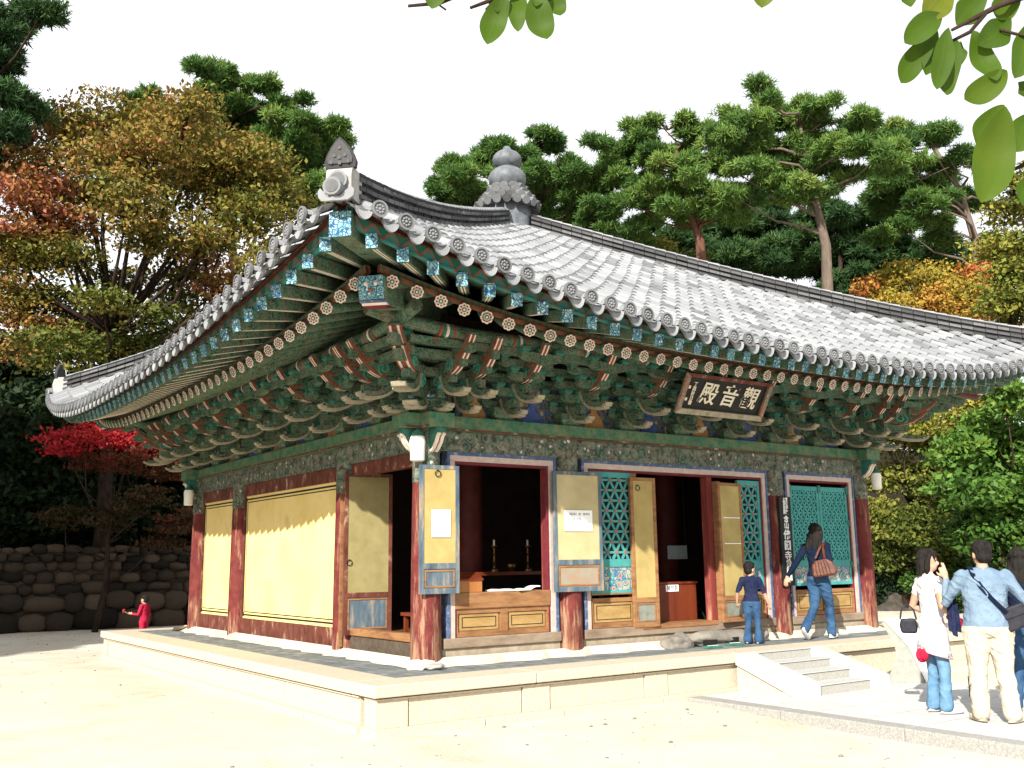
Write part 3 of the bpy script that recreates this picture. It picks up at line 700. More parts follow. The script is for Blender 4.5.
# --- roof
ZPK=7.12
def hipz(q):
    x=1-q; pr=.66*x+.50*x*x-.16*x**3
    return ZC+(ZPK-ZC)*pr
def roofz(u,w):
    q=(w+HS)/(HS+TC); r=min(1,abs(u-HS)/max(.001,(w+HS)))
    return hipz(q)-.70*max(0,q)**2.2*(1-r**2.6)
def eave_w(u):
    s=min(1,abs(u-HS)/(HS+TC)); return 2.55-.30*s**3.4
SP=.2505; NROW=50
def row_u(i): return HS+(i-(NROW-1)/2)*SP
rm=MB(); em=[MB() for _ in range(4)]
rnd=random.Random(3)
for k in range(4):
    tf=face_tf(k); rm.tf=tf; et=em[k]; et.tf=tf
    def P(u,w,dz=0): return (u,w,roofz(u,w)+dz)
    for i in range(NROW):
        u=row_u(i); w0=eave_w(u); wend=abs(u-HS)-HS+.06
        if w0-wend<.25: continue
        # cover tiles
        w=w0; jit=rnd.uniform(-.012,.012)
        while w>wend+.02:
            w2=max(wend,w-.25); t=.45+.4*rnd.random() if rnd.random()<.86 else .2+.2*rnd.random()
            ja=rnd.uniform(-.006,.006); n=6
            A=[];B=[]
            for j in range(n+1):
                a=math.pi*j/n
                A.append(rm.v((u+jit+ja+.066*math.cos(a),w,roofz(u,w)+.055+.066*math.sin(a))))
                B.append(rm.v((u+jit+ja+.060*math.cos(a),w2-.02,roofz(u,w2)+.050+.060*math.sin(a))))
            for j in range(n): rm.f([A[j],A[j+1],B[j+1],B[j]],None,0,t)
            rm.f(A[::-1],None,0,t*.5)
            w=w2
        # eave disc
        A=[rm.v((u+jit+.066*math.cos(math.pi*j/6),w0+.08,roofz(u,w0)+.045+.066*math.sin(math.pi*j/6))) for j in range(7)]; B=[rm.v((u+jit+.062*math.cos(math.pi*j/6),w0-.02,roofz(u,w0)+.05+.062*math.sin(math.pi*j/6))) for j in range(7)]
        for j in range(6): rm.f([A[j],A[j+1],B[j+1],B[j]],None,0,.7)
        t=.02+.12*rnd.random(); c=Vector((u+jit,w0+.075,roofz(u,w0)+.052)); rr=.080
        ax=[c+Vector((rr*math.cos(2*math.pi*j/16),.0,rr*math.sin(2*math.pi*j/16))) for j in range(16)]
        fr_=[et.v(p+Vector((0,.028,.0))) for p in ax]; bk=[et.v(p) for p in ax]
        inn=[et.v(c+Vector((.78*rr*math.cos(2*math.pi*j/16),.028,.78*rr*math.sin(2*math.pi*j/16)))) for j in range(16)]
        inb=[et.v(c+Vector((.74*rr*math.cos(2*math.pi*j/16),.018,.74*rr*math.sin(2*math.pi*j/16)))) for j in range(16)]
        for j in range(16):
            j2=(j+1)%16; et.f([bk[j],bk[j2],fr_[j2],fr_[j]],None,0,t+.12); et.f([fr_[j],fr_[j2],inn[j2],inn[j]],None,0,t+.22); et.f([inn[j],inn[j2],inb[j2],inb[j]],None,0,t)
        et.f(inb[::-1],None,0,t); et.f(bk,None,0,t)
        et.t=t+.45
        for j in range(8):
            a=2*math.pi*j/8; et.ell(c+Vector((.035*math.cos(a),.02,.035*math.sin(a))),(.011,.010,.011),6,4)
        et.ell(c+Vector((0,.02,0)),(.014,.012,.014),6,4)
    for i in range(NROW-1):
        u=(row_u(i)+row_u(i+1))/2; w0=eave_w(u)+.03; wend=max(abs(row_u(i)-HS),abs(row_u(i+1)-HS))-HS-.05
        w=w0; wi=0; hw=SP/2+.012
        if w0-wend<.2: continue
        while w>wend+.02:
            w2=max(wend,w-.13); t=.38+.45*rnd.random()
            A=[];B=[];C_=[]
            for j in range(5):
                a=-1+2*j/4; dz=.035*a*a; uu=u+hw*a
                A.append(rm.v((uu,w,roofz(u,w)+dz+.022))); B.append(rm.v((uu,w2,roofz(u,w2)+dz+.002))); C_.append(rm.v((uu,w,roofz(u,w)+dz-.004)))
            for j in range(4):
                rm.f([A[j],A[j+1],B[j+1],B[j]],None,0,t); rm.f([C_[j],C_[j+1],A[j+1],A[j]],None,0,t*.25)
            w=w2
        # drooping crescent plate between the discs
        t=.42+.35*rnd.random(); z0=roofz(u,w0); n=8; top=[];bot=[]
        for j in range(n+1):
            a=-1+2*j/n; top.append((u+.088*a,z0+.030*a*a+.028)); bot.append((u+.088*a,z0-.095*math.sqrt(max(0,1-a*a*.97))+.028*a*a-.0+.02))
        T0=[et.v((p[0],w0-.05,p[1])) for p in top];T1=[et.v((p[0],w0-.005,p[1])) for p in top];B0=[et.v((p[0],w0-.005,p[1])) for p in bot];B1=[et.v((p[0],w0+.022,p[1])) for p in bot]
        for j in range(n):
            et.f([T1[j],T1[j+1],B1[j+1],B1[j]],None,0,t); et.f([T0[j],T0[j+1],T1[j+1],T1[j]],None,0,t); et.f([B0[j],B1[j],B1[j+1],B0[j+1]],None,0,t*.7); et.f([T0[j],B0[j],B0[j+1],T0[j+1]],None,0,t*.7)
roof=rm.build('tiled_roof',['graytile'],hall,fix=False)
for k in range(4): em[k].build('eave_tile_edge',['graytile'],roof,fix=(True))
# roof deck under the tiles (closes the attic)
mb=MB()
for k in range(4):
    mb.tf=face_tf(k); NA,NB=14,9
    for i in range(NA):
        for j in range(NB):
            def Q(a,b):
                s=-1+2*a/NA; b=b/NB; ue=HS+s*(HS+TC-.02); we=eave_w(ue)-.12
                w=we*(1-b)+(-HS+.01)*b; u=HS+(ue-HS)*(1-b); return (u,w,roofz(u,w)-.05)
            mb.quad(Q(i,j),Q(i+1,j),Q(i+1,j+1),Q(i,j+1))
mb.build('roof_deck',['redbrown'],roof,fix=False)
# hip ridges
def hip_ridge(sx,sy):
    c=Vector((HS,HS,0)); d=Vector((sx,sy,0)); side=Vector((-sy,sx,0)).normalized(); mb=MB(); rr=random.Random(5+sx+2*sy)
    def pt(q,off,dz): return c+d*(q*(HS+TC))+side*off+Vector((0,0,hipz(q)+dz))
    qs=np.linspace(.965,.05,46)
    NL=6; base=.02
    for l in range(NL):
        hw=(.135,.105)[l%2] if l<NL-1 else .12
        z0=base+l*.042; z1=z0+.030
        for qa,qb in zip(qs,qs[1:]):
            sh=rr.uniform(-.008,.008); t=.36+.18*math.sin(l*2.3+int(qa*16)*1.7)+.05*rr.random() if l%2==0 else .0  # odd courses toned black as the shade of recesses between tiles
            P8=[pt(q,o,z) for q in (qa-.0006,qb+.0006) for o,z in ((-hw+sh,z0),(hw+sh,z0),(hw+sh,z1+.012),(-hw+sh,z1+.012))]
            i=[mb.v(p) for p in P8]; m_=1
            for f in ((0,1,2,3),(7,6,5,4),(0,4,5,1),(1,5,6,2),(2,6,7,3),(3,7,4,0)): mb.f([i[x] for x in f],None,1,t)
    # core and top round tiles
    mb.m=1; mb.t=.0
    for qa,qb in zip(qs,qs[1:]):
        P8=[pt(q,o,z) for q in (qa,qb) for o,z in ((-.085,-.03),(.085,-.03),(.085,.265),(-.085,.265))]; i=[mb.v(p) for p in P8]
        for f in ((0,1,2,3),(7,6,5,4),(0,4,5,1),(1,5,6,2),(2,6,7,3),(3,7,4,0)): mb.f([i[x] for x in f],None,1,0.)
    zt=base+NL*.042-.01; k=0
    for qa,qb in zip(qs[::1],qs[1::1]):
        t=.4+.5*rr.random(); n=6
        A=[mb.v(pt(qa,.072*math.cos(math.pi*j/n),zt+.072*math.sin(math.pi*j/n))) for j in range(n+1)]
        B=[mb.v(pt(qb-.002,.060*math.cos(math.pi*j/n),zt+.060*math.sin(math.pi*j/n))) for j in range(n+1)]
        for j in range(n): mb.f([A[j],A[j+1],B[j+1],B[j]],None,0,t)
        mb.f(A[::-1],None,0,t*.5)
    o=mb.build('hip_ridge',['graytile','darktile'],hall,fix=False)
    # ridge end: plastered stack with round tiles and an upright crest tile
    e=MB(); q0=.972
    b0=c+d*(q0*(HS+TC)); zb=hipz(q0)
    F=lambda a,h,s_: b0+d.normalized()*a+side*s_+Vector((0,0,zb+h))
    e.m=1
    e.extr([(-.14,-.02),(.12,-.02),(.15,.07),(.155,.17),(.14,.24),(.09,.28),(-.14,.28)],lambda p,q,a:F(p,q,a),-.12,.12)
    e.m=0; e.t=.5
    for s_,h in ((0,.13),):
        for r_,a0,a1,t in ((.092,.15,.19,.5),(.07,.19,.194,.2)):
            e.t=t; e.extr([(r_*math.cos(2*math.pi*j/14)+s_,h+r_*math.sin(2*math.pi*j/14)) for j in range(14)],lambda p,q,a:F(a,q,p),a0,a1)
    e.t=.15
    crest=[(-.14,.27),(.14,.27),(.15,.33),(.125,.40),(.09,.46),(.045,.52),(0,.56),(-.045,.52),(-.09,.46),(-.125,.40),(-.15,.33)]
    e.t=.1
    e.m=2; e.extr(crest,lambda p,q,a:F(a+.1*(q-.27),q,p),.06,.115)
    e.t=.3; e.extr([(p*.8,(q-.4)*.78+.41) for p,q in crest],lambda p,q,a:F(a+.1*(q-.27),q,p),.115,.127)
    for q_,(x_,z_) in enumerate(((0,.45),(-.05,.38),(.05,.38),(0,.36),(-.08,.32),(.08,.32),(0,.31))): e.t=.45; e.extr([(x_+.018*math.cos(2*math.pi*j/8),z_+.018*math.sin(2*math.pi*j/8)) for j in range(8)],lambda p,q,a:F(a+.1*(q-.27),q,p),.127,.137)
    e.m=0
    # small disc tiles at the very corner under the ridge
    e.t=.35
    e.extr([(.085*math.cos(2*math.pi*j/14),.0+.085*math.sin(2*math.pi*j/14)) for j in range(14)],lambda p,q,a:F(a,q+.02,p),.05,.33)
    e.t=.15; e.extr([(.06*math.cos(2*math.pi*j/14),.0+.06*math.sin(2*math.pi*j/14)) for j in range(14)],lambda p,q,a:F(a,q+.02,p),.33,.336)
    for sg in (-1,1):
        e.t=.7; pts=[(.10,-.005),(.145,.045),(.17,.02),(.165,-.04),(.12,-.085),(.06,-.10),(.0,-.11),(.0,-.07),(.06,-.06)]
        e.extr(pts,lambda p,q,a:F(a-.55*p,q,sg*p),.28,.31)
    e.build('ridge_end_tile',['graytile','plastermask','darktile'],o)
for sx,sy in ((-1,-1),(1,-1),(-1,1),(1,1)): hip_ridge(sx,sy)
# finial
fi=thing('x','x','x'); bpy.data.objects.remove(fi)
mb=MB(); cc=(HS,HS,0)
mb.m=1; mb.t=.6; mb.lathe([(.42,6.9),(.42,7.42),(.36,7.5)],cc,20)
base=mb.build('roof_finial',['graytile','finial'],hall,smooth='auto')
mb=MB()
for ring,(rr_,zz,nn) in enumerate(((.56,7.42,20),(.47,7.54,17),(.38,7.64,14),(.33,7.74,12))):
    for j in range(nn):
        a=2*math.pi*(j+.5*(ring%2))/nn; cpt=Vector((HS+rr_*math.cos(a),HS+rr_*math.sin(a),zz)); dv=Vector((math.cos(a),math.sin(a),-.35)).normalized(); sd_=Vector((-math.sin(a),math.cos(a),0)); uv_=dv.cross(sd_)
        mb.t=.05+.3*rnd.random(); mb.extr([(.078*math.cos(2*math.pi*i/10),.078*math.sin(2*math.pi*i/10)) for i in range(10)],lambda p,q,aa:cpt+sd_*p+uv_*q+dv*aa,-.2,.03)
mb.build('scalloped_tile_ring',['graytile'],base)
mb=MB(); prof=[(.30,7.70),(.33,7.76),(.24,7.80)]
def bulb(zc,r,h,n=12): return [(r*math.sqrt(max(0,1-((t*2-1)*.86)**2)),zc+h*(t*2-1)) for t in [i/n for i in range(n+1)]]
mb.lathe([(.25,7.72),(.25,7.78)]+bulb(7.97,.345,.215)+[(.17,8.19)]+bulb(8.34,.265,.165)+[(.11,8.50),(.085,8.53),(.075,8.57),(.045,8.60),(.01,8.61)],cc,24)
mb.build('double_gourd_knob',['finial'],base,smooth='auto')
# ------------------------------------------------------------------ facade joinery
def rect_frame(mb,u0,u1,z0,z1,w0,w1,t,m,bottom=True):
    mb.m=m; mb.box(u0,u1,w0,w1,z1-t,z1); mb.box(u0,u0+t,w0,w1,z0,z1-t); mb.box(u1-t,u1,w0,w1,z0,z1-t)
    if bottom: mb.box(u0+t,u1-t,w0,w1,z0,z0+t)
def line_frame(mb,u0,u1,z0,z1,w,t,m):
    rect_frame(mb,u0,u1,z0,z1,w,w+.004,t,m)
F0=face_tf(0); F1=face_tf(1)
def door_frame(u0,u1,z0,tf=F0,nm='door_frame'):
    mb=MB(tf); rect_frame(mb,u0,u1,z0,2.42,-.05,.085,.040,0,False); rect_frame(mb,u0+.040,u1-.040,z0,2.38,-.05,.075,.070,1,False); rect_frame(mb,u0+.11,u1-.11,z0,2.31,-.05,.055,.03,2,False)
    return part(mb,nm,['blue','pink','magenta'],bevel=.003)
door_frame(.235,1.84,.20); door_frame(2.25,5.79,.20); door_frame(6.18,7.84,.20)
def dado(u0,u1,z0,zt,zs,cols,tf=F0,big_sill=True):
    """low panelled wall: posts, honey panels with a black line, sill beam on top"""
    mb=MB(tf); mb.box(u0,u1,-.06,.03,z0,zt); rect_frame(mb,u0,u1,z0,zt,.03,.052,.05,0)
    for a,b in zip(cols,cols[1:]): mb.box(b-.05,b+.05,.03,.056,z0,zt) if b<u1-.1 else None
    o=part(mb,'dado_wall',['wood'])
    for a,b in zip(cols,cols[1:]):
        mb=MB(tf); mb.box(a+.08,b-.08,.028,.038,z0+.07,zt-.06,0); line_frame(mb,a+.11,b-.11,z0+.10,zt-.09,.038,.008,1); mb.build('dado_panel',['woodh','black'],o)
    if big_sill:
        mb=MB(tf); mb.box(u0-.0,u1+.0,-.07,.075,zt+.001,zs); part(mb,'window_sill',['wood'],bevel=.012)
dado(.345,1.73,.29,.60,.79,[.345,1.04,1.73])
dado(2.36,3.16,.29,.66,.70,[2.36,3.16],big_sill=False)
dado(6.29,7.73,.29,.66,.72,[6.29,7.01,7.73],big_sill=False)
dado(5.2,5.68,.29,.66,.70,[5.2,5.68],big_sill=False)
for a,b in ((.18,1.87),(2.23,5.81),(6.17,7.86)):
    mb=MB(F0); mb.box(a,b,-.08,.06,.0,.17,0); mb.box(a,b,-.08,.092,.17,.285,1); part(mb,'ground_sill',['paleearth','sillwood'],bevel=.01)
# door leaf: frame, paper field, lower wooden panel; placed by hinge and angle
def leaf(tf,u,w,du,width,z0,z1,ang,zmid,fr,pap,low,ring=None,notice=None,name='door_leaf',lowline='wood'):
    """du=+1 leaf runs towards +u from the hinge; ang 0=in the wall plane, positive opens outward"""
    ca,sa=math.cos(ang),math.sin(ang)
    t2=lambda a,b,z: tf(u+du*(a*ca)+ (-du*0)+(-sa*du*0)-du*b*sa*0 + (b*-sa*du), w+a*sa+b*ca, z)
    mb=MB(t2); W=width; t=.038
    mb.m=0; mb.box(0,.05,-t/2,t/2,z0,z1); mb.box(W-.05,W,-t/2,t/2,z0,z1); mb.box(.05,W-.05,-t/2,t/2,z1-.045,z1); mb.box(.05,W-.05,-t/2,t/2,z0,z0+.06); mb.box(.05,W-.05,-t/2,t/2,zmid-.035,zmid+.03)
    o=part(mb,name,[fr],bevel=.003)
    mb=MB(t2); mb.box(.045,W-.045,-.008,.012,zmid+.02,z1-.04); mb.build('paper_field',[pap],o)
    mb=MB(t2); mb.box(.045,W-.045,-.008,.008,z0+.05,zmid-.03,0); rect_frame(mb,.06,W-.06,z0+.07,zmid-.045,.0,.016,.02,1); mb.build('lower_panel',[low,lowline],o,bevel=.002)
    if ring:
        mb=MB(t2); a,z=ring
        mb.tube([(a+.035*math.sin(2*math.pi*j/16),.026,z-.035*math.cos(2*math.pi*j/16)) for j in range(17)],.005,6,False); mb.tube([(a,.01,z+.035),(a,.03,z+.035)],.008,6); mb.build('ring_handle',['black'],o)
    return o,t2
D1,t1=leaf(F0,-.19,.18,1,.50,.79,2.235,R(4),1.10,'bluewood','paper','bluewood',(.22,2.14))
D2,t2=leaf(F0,1.72,.16,1,.74,.76,2.245,R(3),1.12,'bluewood','paper2','fadedpanel')
leaf(F0,3.06,.08,1,.43,.27,2.22,R(3),.62,'wood','paper','greywood',(.12,2.08))
leaf(F0,5.14,.13,-1,.52,.27,2.20,R(4),.60,'wood','paper','greywood')
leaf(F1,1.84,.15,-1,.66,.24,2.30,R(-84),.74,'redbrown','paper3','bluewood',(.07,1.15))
# two pale battens on the yellow door
mb=MB(F0)
mb.box(4.70,5.06,.165,.171,1.70,1.712); mb.box(4.70,5.06,.165,.171,1.34,1.352); part(mb,'batten',['white'])
# lattice doors
def clip(px,pz,dx,dz,u0,u1,z0,z1):
    t0,t1=-9,9
    for p,d,lo,hi in ((px,dx,u0,u1),(pz,dz,z0,z1)):
        if abs(d)<1e-9:
            if p<lo or p>hi: return None
        else:
            a,b=(lo-p)/d,(hi-p)/d
            if a>b:a,b=b,a
            t0=max(t0,a);t1=min(t1,b)
    return (t0,t1) if t1-t0>.02 else None
def lattice(tf,u0,u1,z0,z1,zl,sp,bw,w=.02,frm='teal',rosette=.022,painted_low='floral',back='black',rc='teal'):
    mb=MB(tf); fr=.055
    mb.m=0; mb.box(u0,u0+fr,w-.02,w+.02,z0,z1); mb.box(u1-fr,u1,w-.02,w+.02,z0,z1); mb.box(u0+fr,u1-fr,w-.02,w+.02,z1-fr*1.3,z1); mb.box(u0+fr,u1-fr,w-.02,w+.02,z0,z0+.05); mb.box(u0+fr,u1-fr,w-.02,w+.02,zl-.05,zl+.05)
    o=part(mb,'lattice_door',[frm],bevel=.004)
    mb=MB(tf); a0,a1,b0,b1=u0+fr,u1-fr,zl+.05,z1-fr*1.3
    for ai,ang in enumerate((0,60,120)):
        d=(math.cos(R(ang)),math.sin(R(ang))); nrm=(-d[1],d[0]); h=sp*math.sqrt(3)/2
        for k in range(-60,61):
            px,pz=u0+nrm[0]*h*k,z0+nrm[1]*h*k; c=clip(px,pz,d[0],d[1],a0,a1,b0,b1)
            if c: mb.ebox((px+d[0]*c[0],w-.004+.002*ai,pz+d[1]*c[0]),(px+d[0]*c[1],w-.004+.002*ai,pz+d[1]*c[1]),(nrm[0],0,nrm[1]),(0,1,0),bw,.02)
    mb.m=1
    h=sp*math.sqrt(3)/2
    for r in range(-40,41):
        for q in range(-60,61):
            uu=u0+sp*(q+r*.5); zz=z0+h*r
            if a0+.01<uu<a1-.01 and b0+.01<zz<b1-.01:
                mb.extr([(rosette*(1 if j%2==0 else .72)*math.cos(2*math.pi*j/12),rosette*(1 if j%2==0 else .72)*math.sin(2*math.pi*j/12)) for j in range(12)],lambda p,q_,a,uu=uu,zz=zz:(uu+p,a,zz+q_),w+.008,w+.017)
    mb.build('flower_lattice',[frm,rc],o)
    mb=MB(tf); mb.box(a0,a1,w-.03,w-.022,b0,b1); mb.build('lattice_backing',[back],o)  # black sheet stands in for unlit paper behind the openings
    mb=MB(tf); mb.box(a0,a1,w-.01,w+.006,z0+.05,zl-.05); mb.build('painted_lower_panel',[painted_low],o)
M['lotus']=painted('lotus_painted_panel',(.30,.34,.26),(.42,.42,.34),(.04,.14,.26),(.42,.10,.10),vs=9,lw=.06,faded=(.45,.38,.26),wear=.1,red=(.05,.3,.26),dotsz=.22)
M['latred']=basic('lattice_flower_red',(.25,.07,.05),(.34,.14,.10),20)
lattice(F0,2.38,3.16,.70,2.28,1.10,.155,.030,rosette=.028,painted_low='lotus',rc='latred')
lattice(F0,5.18,5.66,.70,2.26,1.05,.155,.030,rosette=.028,painted_low='lotus',rc='latred')
lattice(F0,6.31,7.005,.72,2.22,1.05,.105,.030,rosette=.026,painted_low='lotus')
lattice(F0,7.015,7.71,.72,2.22,1.05,.105,.030,rosette=.026,painted_low='lotus')
for u,z,a,h in [(6.31,2.12,.03,.12),(7.01,2.12,.03,.12),(7.70,2.12,.03,.12),(6.31,1.62,.02,.09),(7.70,1.62,.02,.09),(6.31,.98,.02,.09),(7.70,.98,.02,.09)]:
    mb=MB(F0); mb.box(u-a,u+a,.041,.056,z,z+h); part(mb,'door_hinge',['tealdark'])
mb=MB(F0); mb.box(2.38,3.16,.04,.05,.70,.72); part(mb,'rail',['wood'])
# jambs by the central opening
for u,mt in ((3.17,'wood'),(4.60,'red')):
    mb=MB(F0); mb.box(u-.05,u+.05,-.08,.045,.28,2.28); part(mb,'door_jamb',[mt],bevel=.004)
mb=MB(F0); mb.box(1.735,1.80,-.12,-.03,.79,2.31); part(mb,'door_jamb',['red'])
mb=MB(F0); mb.box(3.2,4.6,-.3,.10,.24,.30); part(mb,'threshold',['wood'],bevel=.008)
# right jamb wood post standing beside the red one
mb=MB(F0); mb.box(4.66,4.74,.0,.12,.28,2.22); part(mb,'door_post',['wood'],bevel=.004)
# left side walls
def yellow_wall(a,b):
    mb=MB(F1); mb.box(a,b,-.06,.02,.31,2.30); o=part(mb,'plaster_wall',['yellow'])
    mb=MB(F1)
    for e,t in ((.05,.024),(.115,.014)):
        line_frame(mb,a+e,b-e,.31+e*.8,2.23-e*.8,.020,t,0)
    for cu in (a+.07,b-.07):
        for cz in (.37,2.17): line_frame(mb,cu-.03,cu+.03,cz-.03,cz+.03,.021,.008,0)
    mb.build('border_line',['black'],o)
    mb=MB(F1); mb.box(a-.0,b+.0,-.07,.04,.06,.31); part(mb,'base_board',['redbrown'],bevel=.006)
    mb=MB(F1); mb.box(a-.0,b+.0,-.07,.05,2.23,2.42); part(mb,'top_rail',['redbrown'],bevel=.006)
    for u in (a,b-.045): mb=MB(F1); mb.box(u,u+.045,-.06,.045,.31,2.23); part(mb,'side_post',['redbrown'])
yellow_wall(2.24,5.80); yellow_wall(6.17,7.86)
mb=MB(F1); mb.box(.19,1.87,-.08,.04,2.26,2.42); part(mb,'top_rail',['redbrown'])
mb=MB(F1); mb.box(.19,1.87,-.08,.03,.0,.24,0); mb.box(.19,1.87,-.08,.055,.24,.33,1); part(mb,'ground_sill',['mortar','wood'],bevel=.01)
# corner post boards on the left of the corner column (worn blue and orange edges)
mb=MB(F1); mb.box(1.885,1.905,.13,.175,.1,2.05); part(mb,'post_edging',['wood'])
# rear and right walls
for k in (2,3):
    tf=face_tf(k)
    for a,b in ((.18,1.87),(2.23,5.81),(6.17,7.86)):
        mb=MB(tf); mb.box(a,b,-.06,.02,.0,2.42); part(mb,'plaster_wall',['yellow'])
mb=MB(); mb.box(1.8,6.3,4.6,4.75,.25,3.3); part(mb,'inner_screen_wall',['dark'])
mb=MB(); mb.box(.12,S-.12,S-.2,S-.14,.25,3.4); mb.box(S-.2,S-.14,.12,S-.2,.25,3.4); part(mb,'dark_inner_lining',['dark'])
# ------------------------------------------------------------------ notices, boards, lanterns
def lines_on(tf,u0,z0,rows,mat,parent,w=.003):
    mb=MB(tf); rr=random.Random(11)
    for (z,a,b,h) in rows:
        u=a
        while u<b:
            L=rr.choice((.012,.016,.02))
            if rr.random()<.8:
                mb.box(u,u+L*.8,w,w+.001,z,z+h*.35); mb.box(u,u+L*.25,w,w+.001,z,z+h)
                mb.box(u+.3*L,u+L*.8,w,w+.001,z+h*.7,z+h)
            u+=L*1.25
    mb.build('print',[mat],parent)
n1=thing('paper_notice','white notice with faint blue print taped to the leftmost yellow door leaf','notice',t1(.21,.03,1.5))
mb=MB(t1); mb.box(.14,.38,.022,.025,1.42,1.73); sh=mb.build('sheet',['notice'],n1)
lines_on(lambda a,b,z:t1(a,b+.022,z),0,0,[(1.68,.17,.35,.012),(1.62,.17,.26,.012),(1.55,.17,.36,.016),(1.50,.18,.34,.014),(1.45,.19,.33,.012)],'inkblue',n1)
n2=thing('paper_notice','white notice with dark heading and three short lines on the second pale door leaf','notice',t2(.38,.03,1.6))
mb=MB(t2); mb.box(.15,.58,.022,.025,1.50,1.76); mb.build('sheet',['notice'],n2)
lines_on(lambda a,b,z:t2(a,b+.022,z),0,0,[(1.70,.21,.34,.026),(1.70,.37,.54,.026),(1.64,.28,.40,.02),(1.595,.28,.38,.02),(1.545,.28,.52,.022)],'ink',n2)
def text_mesh(txt,size,mat,parent,M4,name='lettering',ext=.004,off=.0,shear=0,spacing=1.0):
    cu=bpy.data.curves.new(name,'FONT'); cu.body=txt; cu.size=size; cu.extrude=ext; cu.offset=off; cu.align_x='CENTER'; cu.align_y='CENTER'; cu.shear=shear; cu.space_line=spacing
    to=bpy.data.objects.new(name,cu); col.objects.link(to)
    bpy.context.view_layer.update()
    dg=bpy.context.evaluated_depsgraph_get(); me=bpy.data.meshes.new_from_object(to.evaluated_get(dg)); bpy.data.objects.remove(to); bpy.data.curves.remove(cu)
    me.transform(M4); me.name=name
    me.materials.clear(); me.materials.append(M[mat]); o=bpy.data.objects.new(name,me); col.objects.link(o); o.parent=parent; return o
M['signink']=basic('cream_brushwork',(.66,.60,.46),(.76,.71,.58),14,.7,.1)
sb=thing('name_board','tilted black board with large cream brush characters hanging under the front eaves','sign',(3.70,-1.25,3.18))
top=Vector((3.70,-1.38,3.42)); bot=Vector((3.70,-1.12,2.95)); upv=(top-bot).normalized(); cen=(top+bot)/2
nrm=Vector((1,0,0)).cross(upv); nrm=nrm if nrm.y<0 else -nrm
H_=(top-bot).length/2; W_=.79
def stf(a,b,c): return cen+Vector((1,0,0))*a+upv*c+nrm*b
mb=MB(stf); mb.box(-W_+.07,W_-.07,-.02,.0,-H_+.06,H_-.04,0); mb.build('board',['black'],sb)
mb=MB(stf)
def skew(p0,p1,p2,p3,m,th=.03):
    mb.m=m; i=[mb.v((p[0],0,p[1])) for p in (p0,p1,p2,p3)]+[mb.v((p[0],.035,p[1])) for p in (p0,p1,p2,p3)]
    mb.f(i[:4]); mb.f(i[4:]); 
    for j in range(4): mb.f([i[j],i[(j+1)%4],i[4+(j+1)%4],i[4+j]])
a,b,c_,d_=-W_,W_,-H_,H_; f1,f2=.07,.05
skew((a,c_),(b,c_),(b-f1,c_+f1),(a+f1,c_+f1),0); skew((a,d_),(b,d_),(b-f1,d_-f2),(a+f1,d_-f2),2); skew((a,c_),(a,d_),(a+f1,d_-f2),(a+f1,c_+f1),1); skew((b,c_),(b,d_),(b-f1,d_-f2),(b-f1,c_+f1),1)
M['signframe']=painted('board_frame_paint',(.26,.06,.04),(.34,.10,.06),(.10,.25,.2),(.5,.36,.25),vs=20,lw=.05,wear=.05); 
mb.build('board_frame',['beige','signframe','redbrown'],sb)
bs_=Matrix((Vector((1,0,0)),upv,nrm)).transposed().to_4x4()
def on_sign(a,z):
    mm=bs_.copy(); mm.translation=cen+Vector((1,0,0))*a+upv*z+nrm*.008-Vector(sb.location); return mm
for ch,a in (('殿',-.32),('音',.06),('觀',.44)):
    text_mesh(ch,.31,'signink',sb,on_sign(a,.005)@Matrix.Rotation(R(-3),4,'Z'),'character',.004,.0035,.12)
text_mesh('丁\n酉\n秋\n日\n書',.065,'signink',sb,on_sign(-.58,-.0),'small_character',.002,.001,0,.95)
mb=MB(stf); mb.box(-.68,-.645,.001,.006,.06,.10); mb.box(-.68,-.645,.001,.006,-.10,-.06); mb.build('seal_mark',['signink'],sb)
mb=MB(); 
for x in (3.1,4.3): mb.tube([(x,-1.36,3.40),(x,-1.0,3.60)],.012,6)
mb.build('hanger',['black'],sb)
# pillar board
pb=thing('pillar_board','tall narrow black board with white vertical characters fixed to the third front pillar','sign',(5.99,-.19,1.4))
mb=MB(); mb.box(5.865,6.125,-.215,-.178,.735,2.03); mb.build('board',['black'],pb,bevel=.004)
M['whitepaint']=basic('white_paint',(.75,.77,.76),(.8,.82,.8),10,.6,.05)
rotx=Matrix.Rotation(R(90),4,'X')
def on_pb(x,z): return Matrix.Translation(Vector((x,-.217,z))-Vector(pb.location))@rotx
for ch,z,s in (('吐',1.80,.105),('含',1.695,.105),('山',1.60,.105),('佛',1.465,.15),('國',1.31,.15),('寺',1.155,.15)):
    text_mesh(ch,s,'whitepaint',pb,on_pb(6.0,z),'character',.002,.003)
text_mesh('大\n韓\n佛\n教',.05,'whitepaint',pb,on_pb(5.975,1.93),'small_character',.002,.001,0,.8); text_mesh('曹\n溪\n宗\n刹',.05,'whitepaint',pb,on_pb(6.03,1.93),'small_character',.002,.001,0,.8)
text_mesh('觀\n音\n菩\n薩\n普\n門',.052,'whitepaint',pb,on_pb(5.975,.95),'small_character',.002,.001,0,.95); text_mesh('大\n慈\n大\n悲\n道\n場',.052,'whitepaint',pb,on_pb(6.035,.95),'small_character',.002,.001,0,.95)
